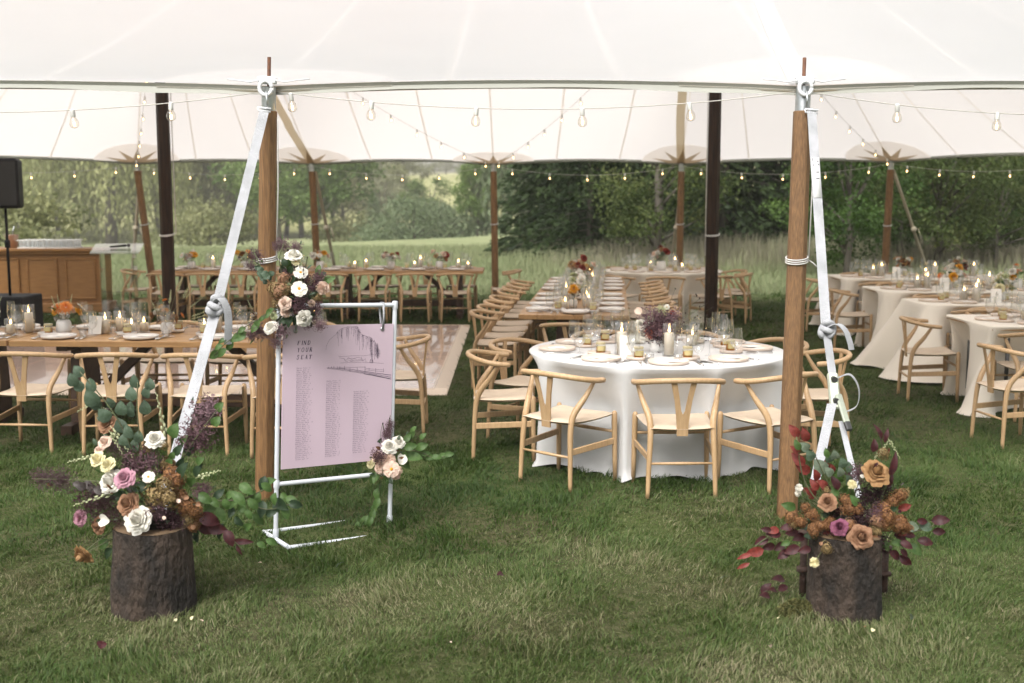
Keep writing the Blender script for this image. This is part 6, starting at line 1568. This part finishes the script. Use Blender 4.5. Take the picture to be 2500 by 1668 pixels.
centrepiece(cb(-3.62, -.08), 'orange', 'vase of white roses and one large orange dahlia on the near long table', 1.35, 9)
o_ = centrepiece(cb(-2.80, .0), 'amber', 'amber flowers with brown foliage and green stems on the near long table', 1.1, 8, 2)
for i in range(9):
    p0 = cb(-2.80); p0.z = Z + .06; a = rnd(-.2, 1.3); tip = p0 + Vector((.26 * math.cos(a), rnd(-.05, .05), .30 * math.sin(a) + .08)); add_stem(o_, [p0, p0.lerp(tip, .6) + Vector((0, 0, .03)), tip], .0012)
    add_flower(o_, 'bells', 'green', tip, .05, tip - p0).scale = (.03, .03, .06)
centrepiece(cb(-2.02, .02), 'amber', 'orange and coral flowers behind the strap knot on the near long table', 1.2, 9, 2)
centrepiece(cb(-4.3, .02), 'cream', 'white flowers at the far left end of the near long table', 1.1, 8)
for x, dy, s in ((-3.95, .02, 'tall'), (-4.05, -.1, 'low'), (-3.30, -.02, 'mid'), (-3.22, .1, 'mid'), (-3.08, -.03, 'low'), (-3.02, .1, 'low'), (-2.48, -.04, 'low'), (-2.40, .06, 'tall'), (-1.86, -.05, 'mid'), (-1.6, .05, 'tall')): candle(cb(x, dy), s, wB)
CARD.put(cb(-3.36, -.06) + Vector((0, 0, Z)), R(-3), 'cream folded table number card on the near long table')
for x in (-3.42, -2.75, -2.18): VOT.put(cb(x, -.2) + Vector((0, 0, Z)), 0, 'small clear votive cup on the near long table', 'votive cups on ' + wB)
cc = lambda d, s=0: cN + cdir * d + cside * s
for d, th, lb, tl, sc in ((.72, 'amber', 'small amber flowers at the near end of the end-on long table', 0, 1.0), (1.7, 'cream', 'cream and white flowers on the end-on long table', 1, 1.5), (2.5, 'peach', 'blush and rust flowers on the end-on long table', 2, 1.5), (3.5, 'peach', 'tall blush flowers with round heads on the end-on long table', 4, 1.6), (4.5, 'orange', 'orange and white flowers at the meadow end of the end-on long table', 2, 1.3)):
    centrepiece(cc(d, -.03), th, lb, sc, 11, tl)
f_ = cc(.62, -.02); f_.z = Z + .2
oD = thing('flower_vase', 'large golden orange dahlia in a glass vase at the end-on long table', 'flowers', cc(.62, -.02) + Vector((0, 0, Z)))
part('vase', MB().lathe([(0, 0), (.03, 0), (.032, .09), (.026, .12)], 14, close=False).mesh('vase', glass), oD)
add_stem(oD, [oD.location, oD.location + Vector((0, 0, .12)), f_], .003); add_flower(oD, 'dahlia', 'yellow', f_, .06, (0, -.8, .6))
for d, s, z in ((.52, -.10, 'low'), (.56, .13, 'mid'), (.95, .1, 'mid'), (1.2, -.12, 'tall'), (2.1, .1, 'low'), (3.0, -.1, 'mid'), (3.1, .12, 'tall'), (4.0, .1, 'mid'), (4.2, -.1, 'low'), (4.9, .05, 'mid')): candle(cc(d, s), z, wC)
for x, th, tl in ((-5.1, 'orange', 0), (-4.25, 'amber', 1), (-3.05, 'orange', 2), (-1.92, 'peach', 1), (-1.15, 'peach', 1)):
    centrepiece((x, 18.25), th, {-5.1: 'orange and white flowers at the bar end of the far long table', -4.25: 'rust and orange flowers behind the white strap on the far long table', -3.05: 'orange flowers with pale grass plumes on the far long table', -1.92: 'peach flowers with one tall dark head on the far long table', -1.15: 'blush and brick flowers at the willow end of the far long table'}[x], 1.45, 10, tl)
for x, z in ((-5.5, 'low'), (-4.72, 'tall'), (-4.55, 'mid'), (-3.8, 'tall'), (-3.55, 'mid'), (-3.45, 'tall'), (-2.5, 'low'), (-2.32, 'mid'), (-1.55, 'low'), (-1.45, 'tall'), (-.85, 'mid'), (-.7, 'low')): candle((x, 18.2 + rnd(-.1, .1)), z, wD)
centrepiece((cE.x - .02, cE.y), 'peach', 'cream, brick and peach flowers on the far round table', 1.7, 13, 4)
for dx, dy, z in ((.2, .05, 'tall'), (-.2, -.1, 'mid'), (.28, -.18, 'low')): candle((cE.x + dx, cE.y + dy), z, wE)
for i, (fx, fy0, fy1) in enumerate(FT):
    fm = (fy0 + fy1) / 2
    for k, (dx, th) in enumerate(((.95, ('peach', 'cream', 'orange', 'amber')[i]), (1.75, ('orange', 'amber', 'orange', 'peach')[i]))):
        if fx + dx > .46 * fm + .1: continue
        centrepiece((fx + dx, fm), th, ('blush flowers', 'pale trailing flowers with green stems', 'orange and cream flowers', 'orange flowers')[i] + (' nearer the end of ' if k == 0 else ' further along ') + wF[i], 1.35, 10, 2)
    for dx, dy, z in ((.55, .05, 'mid'), (.62, -.1, 'tall'), (1.3, .06, 'low'), (1.38, -.08, 'tall'), (1.98, .05, 'tall')):
        if fx + dx < .46 * fm + .1: candle((fx + dx, fm + dy), z, wF[i])
    if fx + .8 < .46 * fm + .1 or i == 1: CARD.put((fx + .82, fm - .12, Z), R(-12), 'cream folded table number card on ' + wF[i])

# ================================================================ small things on the lawn
sp = thing('leaf_sprig', 'fallen burgundy leaf sprig on the grass left of the right stump', 'leaves', P(*crR(350, 1290)))
for x, y, s in ((385, 1230, 95), (310, 1285, 85), (300, 1335, 75), (415, 1285, 80), (350, 1300, 70)):
    q = P(*crR(x, y + 25)); q.z = .045; add_leaf(sp, 'oval', 'burg', q, s / kR / FPX * YR * 1.15, (rnd(-1, 1), rnd(-.4, .6), .25), (rnd(-.4, .4), -.6, .8))
add_stem(sp, [P(*crR(470, 1300)) + Vector((0, 0, .02)), P(*crR(380, 1290)) + Vector((0, 0, .04)), P(*crR(290, 1330)) + Vector((0, 0, .04))], .002)
mo = P(*crR(510, 1420)); mo.z = 0
n = 2600; aa_ = RNG.uniform(0, 6.283, n); rr_ = np.sqrt(RNG.random(n)); mx_ = rr_ * np.cos(aa_) * .10; my_ = rr_ * np.sin(aa_) * .06; mz_ = .055 * (1 - rr_ ** 2) * RNG.uniform(.6, 1.1, n) + .01
c0 = np.stack([mx_, my_, mz_], -1); d0 = RNG.normal(0, .008, (n, 3)); d1 = RNG.normal(0, .008, (n, 3))
moss = part('moss_clump', np_mesh('moss', np.stack([c0, c0 + d0, c0 + d1], 1).reshape(-1, 3), np.arange(n * 3).reshape(-1, 3), leaf_color_mat('moss', [(0, (.035, .045, .012)), (1, (.12, .11, .04))], .9, .2), np.repeat(RNG.random(n), 3)), None, mo)
tag(moss, 'brownish green moss clump on the grass at the foot of the right stump', 'moss')
def litter(px, py, col, s, label, shape='oval', kind='leaf'):
    q = P(px, py) + Vector((0, 0, .038))
    o = part('fallen_leaf' if kind == 'leaf' else 'fallen_petal', leaf_mesh(shape, col) if kind == 'leaf' else flower_mesh('petal', col), None, q, (rnd(-.5, .5) + .5, rnd(-.4, .4), rnd(0, 6)), s)
    return tag(o, label, 'leaf' if kind == 'leaf' else 'petal', 'fallen leaves and petals on the lawn')
litter(1231, 1424, 'burg', .05, 'dark red fallen leaf alone in the middle of the lawn', 'round')
litter(246, 1607, 'burg', .05, 'dark red fallen leaf on the lawn in front of the left stump', 'round')
litter(1758, 1432, 'sage', .045, 'pale grey fallen leaf on the lawn left of the right stump', 'narrow')
litter(820, 1405, 'sage', .05, 'pale grey fallen leaf on the lawn in front of the sign', 'oval')
litter(2222, 1535, 'sage', .06, 'pale feathery seed head on the lawn right of the right stump', 'narrow')
for px, py in ((635, 1392), (470, 1530), (492, 1536), (1900, 1530), (2112, 1552), (2130, 1560), (1880, 1600), (1100, 1590), (2360, 1580), (430, 1535)):
    litter(px, py, random.choice(['cream', 'blush', 'white', 'tan']), rnd(.006, .011), 'tiny pale fallen petal lying on the lawn', kind='petal')
# ================================================================ trees and shrubs beyond the tent
def cards(c, d, size, asp, tilt=None):
    """leaf quads at centres c, long axis d, given sizes"""
    n = len(c); d = d / np.linalg.norm(d, axis=1, keepdims=True)
    r = RNG.normal(0, 1, (n, 3)); s = np.cross(d, r); s /= np.linalg.norm(s, axis=1, keepdims=True)
    L_ = size[:, None]; w = L_ * asp
    v = np.stack([c - d * L_ * .5, c + s * w * .5, c + d * L_ * .5, c - s * w * .5], 1)
    return v.reshape(-1, 3)
bark_g = mat('grey_tree_bark', (.13, .115, .095), .9, (.07, .06, .05), 5, (1, 1, .3), bump=.5)
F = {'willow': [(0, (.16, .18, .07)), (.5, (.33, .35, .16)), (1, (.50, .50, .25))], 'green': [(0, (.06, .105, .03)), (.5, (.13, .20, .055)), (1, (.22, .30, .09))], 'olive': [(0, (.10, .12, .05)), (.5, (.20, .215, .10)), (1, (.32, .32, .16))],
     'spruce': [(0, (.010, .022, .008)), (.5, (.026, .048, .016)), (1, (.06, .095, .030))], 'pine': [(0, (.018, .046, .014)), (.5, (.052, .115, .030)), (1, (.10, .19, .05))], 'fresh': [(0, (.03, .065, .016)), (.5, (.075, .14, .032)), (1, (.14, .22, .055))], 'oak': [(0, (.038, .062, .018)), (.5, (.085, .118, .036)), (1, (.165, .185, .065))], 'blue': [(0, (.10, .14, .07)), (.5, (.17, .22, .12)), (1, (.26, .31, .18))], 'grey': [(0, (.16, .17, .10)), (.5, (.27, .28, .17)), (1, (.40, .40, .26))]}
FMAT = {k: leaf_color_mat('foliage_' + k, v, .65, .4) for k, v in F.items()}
TREE = {}
def broad(name, fm, H, Rw, n=8200, leaf=.22, base=.18, open_=0.0):
    g = RNG; K = 46
    # clump centres spread through an uneven egg
    cc_ = []
    while len(cc_) < K:
        p = g.uniform(-1, 1, 3)
        if np.linalg.norm(p) < 1 and np.linalg.norm(p) > .35: cc_.append(p)
    cc_ = np.array(cc_); lob = 1 + .18 * np.sin(3 * np.arctan2(cc_[:, 1], cc_[:, 0]) + g.uniform(0, 6)) + g.normal(0, .08, K)
    C = np.stack([cc_[:, 0] * Rw * lob, cc_[:, 1] * Rw * lob, H * base + (H * (1 - base)) * (.5 + .5 * cc_[:, 2] * .96)], -1)
    C[:, :2] *= (1 - .35 * np.clip((C[:, 2] / H - .6) / .4, 0, 1))[:, None]
    k = g.integers(0, K, n); rad = Rw * g.uniform(.20, .36, K)
    off = g.normal(0, .5, (n, 3)); off[:, 2] *= .7
    c = C[k] + off * rad[k][:, None]
    c[:, 2] = np.maximum(c[:, 2], H * .03)
    d = g.normal(0, 1, (n, 3)); d[:, 2] -= .3
    sz = leaf * g.uniform(.6, 1.3, n)
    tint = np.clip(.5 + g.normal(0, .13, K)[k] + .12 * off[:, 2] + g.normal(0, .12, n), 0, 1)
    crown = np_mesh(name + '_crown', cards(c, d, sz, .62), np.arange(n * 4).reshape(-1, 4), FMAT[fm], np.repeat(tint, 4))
    mb = MB(); mb.tube([(0, 0, -.3), (.03 * H, 0, H * .25), (.0, .02 * H, H * .55), (.02 * H, 0, H * .85)], [H * .022, H * .017, H * .011, H * .003], 8)
    for i in range(0, K, 3):
        z0_ = min(C[i][2] * .55, H * .6); mb.tube([(0.01 * H, 0, z0_), tuple(C[i] * .55 + np.array([0, 0, z0_ * .45])), tuple(C[i])], [H * .008, H * .005, H * .002], 5)
    TREE[name] = (mb.mesh(name + '_trunk', bark_g), crown)
def willow(name, fm, H, Rw, strands=520, per=20):
    g = RNG; n = strands * per
    a = g.uniform(0, 6.283, strands); r = np.sqrt(g.uniform(.05, 1, strands)) * Rw * (1 + .15 * np.sin(3 * a)); lump = .5 + .5 * np.sin(4 * a + 5 * r / Rw)
    ztop = H * (.62 + .38 * np.sqrt(np.clip(1 - (r / Rw) ** 2 * .8, 0, 1))) * (1 - .10 * lump) ; ln = H * g.uniform(.3, .8, strands) * (0.55 + .6 * r / Rw)
    f = np.tile(np.linspace(0, 1, per), strands); s = np.repeat(np.arange(strands), per)
    bell = 1 + .10 * np.sin(f * 1.6)
    c = np.stack([np.cos(a[s]) * r[s] * bell, np.sin(a[s]) * r[s] * bell, ztop[s] - ln[s] * f ** 1.15], -1) + g.normal(0, .10, (n, 3))
    c[:, 2] = np.maximum(c[:, 2], .25)
    d = np.stack([g.normal(0, .35, n), g.normal(0, .35, n), -np.ones(n)], -1)
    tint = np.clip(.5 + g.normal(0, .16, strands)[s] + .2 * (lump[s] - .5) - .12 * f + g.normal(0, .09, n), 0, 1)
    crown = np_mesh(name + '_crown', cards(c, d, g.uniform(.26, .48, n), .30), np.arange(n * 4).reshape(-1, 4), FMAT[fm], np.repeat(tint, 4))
    mb = MB(); mb.tube([(0, 0, -.3), (.1, 0, H * .3), (0, .1, H * .7)], [H * .035, H * .028, H * .012], 8)
    for i in range(0, strands, 26): mb.tube([(0, 0, H * .3), (math.cos(a[i]) * r[i] * .5, math.sin(a[i]) * r[i] * .5, H * .62), (math.cos(a[i]) * r[i], math.sin(a[i]) * r[i], ztop[i])], [H * .012, H * .007, H * .003], 5)
    TREE[name] = (mb.mesh(name + '_trunk', bark_g), crown)
def conifer(name, fm, H, Rw, nb=210, per=40, droop=.25, leaf=.26, taper=1.0, tuft=False):
    g = RNG; cs, ds, ts = [], [], []; br = []
    for i in range(nb):
        f = (i + g.random()) / nb; z = H * (.03 + .95 * f); L_ = Rw * (1 - f) ** taper * g.uniform(.7, 1.1) + .15; a = i * 2.39996 + g.normal(0, .2)
        t = np.sqrt(g.random(per)); sp_ = L_ * .30 * (1 - .5 * t)
        x = t * L_; z_ = z - droop * L_ * t ** 1.5 + (.1 * L_ if tuft else 0) * t
        lat = g.normal(0, 1, per) * sp_ * .6; ver = g.normal(0, .5, per) * sp_ * (.35 if tuft else .5) - (0 if tuft else .1)
        ca, sa_ = math.cos(a), math.sin(a)
        cs.append(np.stack([ca * x - sa_ * lat, sa_ * x + ca * lat, z_ + ver], -1))
        dd = np.stack([ca + g.normal(0, .5, per), sa_ + g.normal(0, .5, per), -droop * .9 + g.normal(0, .35, per) + (.4 if tuft else -.2)], -1)
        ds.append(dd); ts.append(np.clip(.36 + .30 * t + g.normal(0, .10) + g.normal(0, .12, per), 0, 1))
        if i % 4 == 0: br.append(((0, 0, z), (ca * L_ * .85, sa_ * L_ * .85, z - droop * L_ * .7)))
    c = np.concatenate(cs); d = np.concatenate(ds); t = np.concatenate(ts); n = len(c); c[:, 2] = np.maximum(c[:, 2], .08)
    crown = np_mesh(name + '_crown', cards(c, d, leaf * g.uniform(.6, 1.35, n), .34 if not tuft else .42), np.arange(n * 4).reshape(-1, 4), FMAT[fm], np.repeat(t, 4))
    mb = MB(); mb.tube([(0, 0, -.3), (0, 0, H * .5), (0, 0, H * .97)], [H * .02, H * .012, H * .002], 8)
    for a_, b_ in br: mb.tube([a_, b_], [.03, .008], 4)
    TREE[name] = (mb.mesh(name + '_trunk', bark_g), crown)
willow('w1', 'willow', 9.5, 4.2, 900, 20); willow('w2', 'blue', 7.5, 1.9, 420, 20)
broad('g1', 'green', 8, 2.8); broad('g2', 'green', 7, 2.6); broad('o1', 'olive', 10, 3.6); broad('o2', 'olive', 8, 3.0); broad('gr', 'grey', 9, 3.2)
broad('oak', 'oak', 6.5, 2.2, 13000, .095, .12); broad('sap', 'fresh', 4.2, 1.5, 11000, .095, .1); broad('sap2', 'oak', 5.6, 2.0, 13000, .095, .05); broad('sh', 'blue', 2.3, 2.6, 5000, .16, .0); broad('sh2', 'olive', 1.6, 1.6, 3600, .14, .0)
conifer('s1', 'spruce', 11, 3.0, 240, 46, .32, .30, .8); conifer('s2', 'spruce', 12, 2.6, 240, 44, .22, .30, .75); conifer('s3', 'spruce', 9.5, 3.4, 230, 46, .15, .28, .7)
conifer('p1', 'pine', 11, 3.8, 150, 76, .05, .30, .6, True); conifer('p2', 'pine', 10, 3.4, 130, 76, .02, .30, .5, True); conifer('cone', 'blue', 4.0, 1.2, 130, 30, .2, .2, .9)
def tree(kind, px, Y, s, label, group, name, cat='tree', sx=1.0):
    x = (px - W0 / 2) / FPX * Y; z = float(terrain(x, Y))
    o = thing(name, label, cat, (x, Y, z - .05), rnd(0, 6.28), group)
    part('trunk', TREE[kind][0], o, scale=(s * sx, s * sx, s)); part('crown', TREE[kind][1], o, scale=(s * sx, s * sx, s))
    return o
tree('w1', 275, 128, 2.1, 'large pale weeping willow behind the bar', None, 'willow_tree')
tree('w1', 60, 140, 2.1, 'pale willow partly hidden by the black loudspeaker', None, 'willow_tree')
tree('w2', 1285, 84, 1.75, 'slender grey green weeping willow beside the middle far pole', None, 'willow_tree', sx=1.1)
tree('g1', 775, 100, 1.7, 'bright green leafy tree behind the second far pole', None, 'leafy_tree', sx=1.0)
tree('g2', 690, 112, 2.0, 'bright green leafy tree behind the golden brown pole', None, 'leafy_tree')
tree('g1', 1050, 130, .92, 'rounded green tree below the hill field', None, 'leafy_tree', sx=1.25)
tree('g2', 1165, 84, 1.0, 'small green tree beside the middle far pole', None, 'leafy_tree', sx=.55)
tree('cone', 915, 120, 1.5, 'small cone shaped grey green tree in the meadow', None, 'conical_tree')
tree('sh', 1010, 84, 1.7, 'low rounded blue green shrub behind the far long table', None, 'shrub', 'shrub')
tree('sh', 1095, 90, 1.6, 'low rounded shrub below the small green tree', None, 'shrub', 'shrub')
tree('sh2', 860, 90, 2.0, 'low olive shrub in the meadow behind the far long table', None, 'shrub', 'shrub')
tree('sh2', 520, 80, 2.2, 'low olive shrub beside the dark centre pole', None, 'shrub', 'shrub')
tree('sh2', 30, 40, 1.5, 'yellow green shrub behind the speaker stand', None, 'shrub', 'shrub')
tree('oak', 1592, 30, 1.0, 'yellowish oak sapling with grey trunk before the dark spruces', None, 'oak_tree')
tree('sap', 2062, 27, .95, 'fresh green sapling with bare forked trunk behind the ivory tables', None, 'sapling')
tree('sap2', 2290, 29, 1.0, 'olive sapling with reddish tips before the pines', None, 'sapling')
tree('sap', 2190, 31, .8, 'low green sapling between the pole and the olive sapling', None, 'sapling')
tree('sap2', 2430, 30, .7, 'low olive sapling at the edge of the pines', None, 'sapling')
for i, (px, Y, k, s) in enumerate(((1390, 37, 's1', .95), (1470, 40, 's3', 1.05), (1540, 43, 's2', 1.0), (1680, 39, 's1', 1.0), (1760, 36, 's2', .95), (1850, 38, 's3', 1.05), (1930, 40, 's1', 1.1), (2010, 38, 's2', 1.0), (1345, 41, 's2', .8), (1620, 46, 's3', 1.2), (1440, 33.5, 's3', .62))):
    tree(k, px, Y, s, {'s1': 'dark spruce with drooping boughs', 's2': 'narrow dark spruce', 's3': 'broad dark spruce with level boughs'}[k] + ' in the row behind the far round table', 'dark spruces behind the far round table', 'spruce_tree')
for px, Y, k, s in ((2080, 42, 's1', 1.1), (2140, 37, 'p1', .9), (2220, 39, 'p2', 1.0), (2330, 37, 'p1', 1.05), (2440, 36, 'p2', 1.0), (2540, 37, 'p1', 1.0), (2400, 43, 's2', 1.1), (2280, 44, 's1', 1.1), (2500, 45, 's3', 1.1)):
    tree(k, px, Y, s, 'dark green pine or spruce in the wood behind the ivory tables' if k[0] == 's' else 'soft tufted green pine in the wood behind the ivory tables', 'conifers behind the ivory tables', 'pine_tree' if k[0] == 'p' else 'spruce_tree')
for px, Y, k, s in ((395, 150, 'w1', 1.9), (455, 158, 'gr', 2.1), (520, 150, 'o1', 1.9), (585, 160, 'g2', 2.3), (630, 152, 'o2', 2.2), (845, 158, 'o2', 1.7), (900, 180, 'gr', 1.6), (955, 172, 'gr', 1.6), (970, 162, 'o2', 1.25), (820, 168, 'gr', 1.9), (1190, 165, 'gr', .62), (1245, 145, 'o2', 1.7), (1330, 150, 'o1', 1.7), (1245, 180, 'o2', 1.4), (740, 158, 'o1', 1.9), (700, 164, 'gr', 2.0), (-40, 150, 'o1', 2.1), (150, 158, 'o2', 2.3), (340, 164, 'o1', 2.1)):
    tree(k, px, Y, s, 'hazy grey green tree standing in the valley beyond the meadow', 'hazy trees in the valley', 'valley_tree')
for i in range(26):
    px = 640 + i * 32 + rnd(-10, 10)
    tree(random.choice(['gr', 'o2', 'g2', 'o1']), px, 345 + rnd(-8, 40), rnd(.42, .7), 'distant tree in the line along the top of the hill field', 'trees along the hill crest', 'hilltop_tree', sx=1.5)
for i in range(9):
    px = rnd(560, 960); Y = rnd(150, 230)
    tree(random.choice(['gr', 'o2', 'o1']), px, Y, rnd(.9, 1.2), 'far hazy tree on the lower slope of the hill', 'trees on the hill slope', 'hillside_tree')

# ================================================================ hazy air
hz = bpy.data.materials.new('pale_haze'); hz.use_nodes = True
t = hz.node_tree; t.nodes.remove(t.nodes['Principled BSDF'])
pv = node(t, 'ShaderNodeVolumePrincipled')
pv.inputs['Color'].default_value = (1.0, .97, .90, 1); pv.inputs['Density'].default_value = HAZE; pv.inputs['Anisotropy'].default_value = 0.0
t.links.new(pv.outputs[0], t.nodes['Material Output'].inputs['Volume'])
if HAZE > 0:
    hb = part('haze', MB().box((0, 0, 21), (1830, 1830, 54)).mesh('haze', hz, smooth=False))
    tag(hb, 'pale summer haze hanging over the meadow and trees', 'haze', kind='stuff')
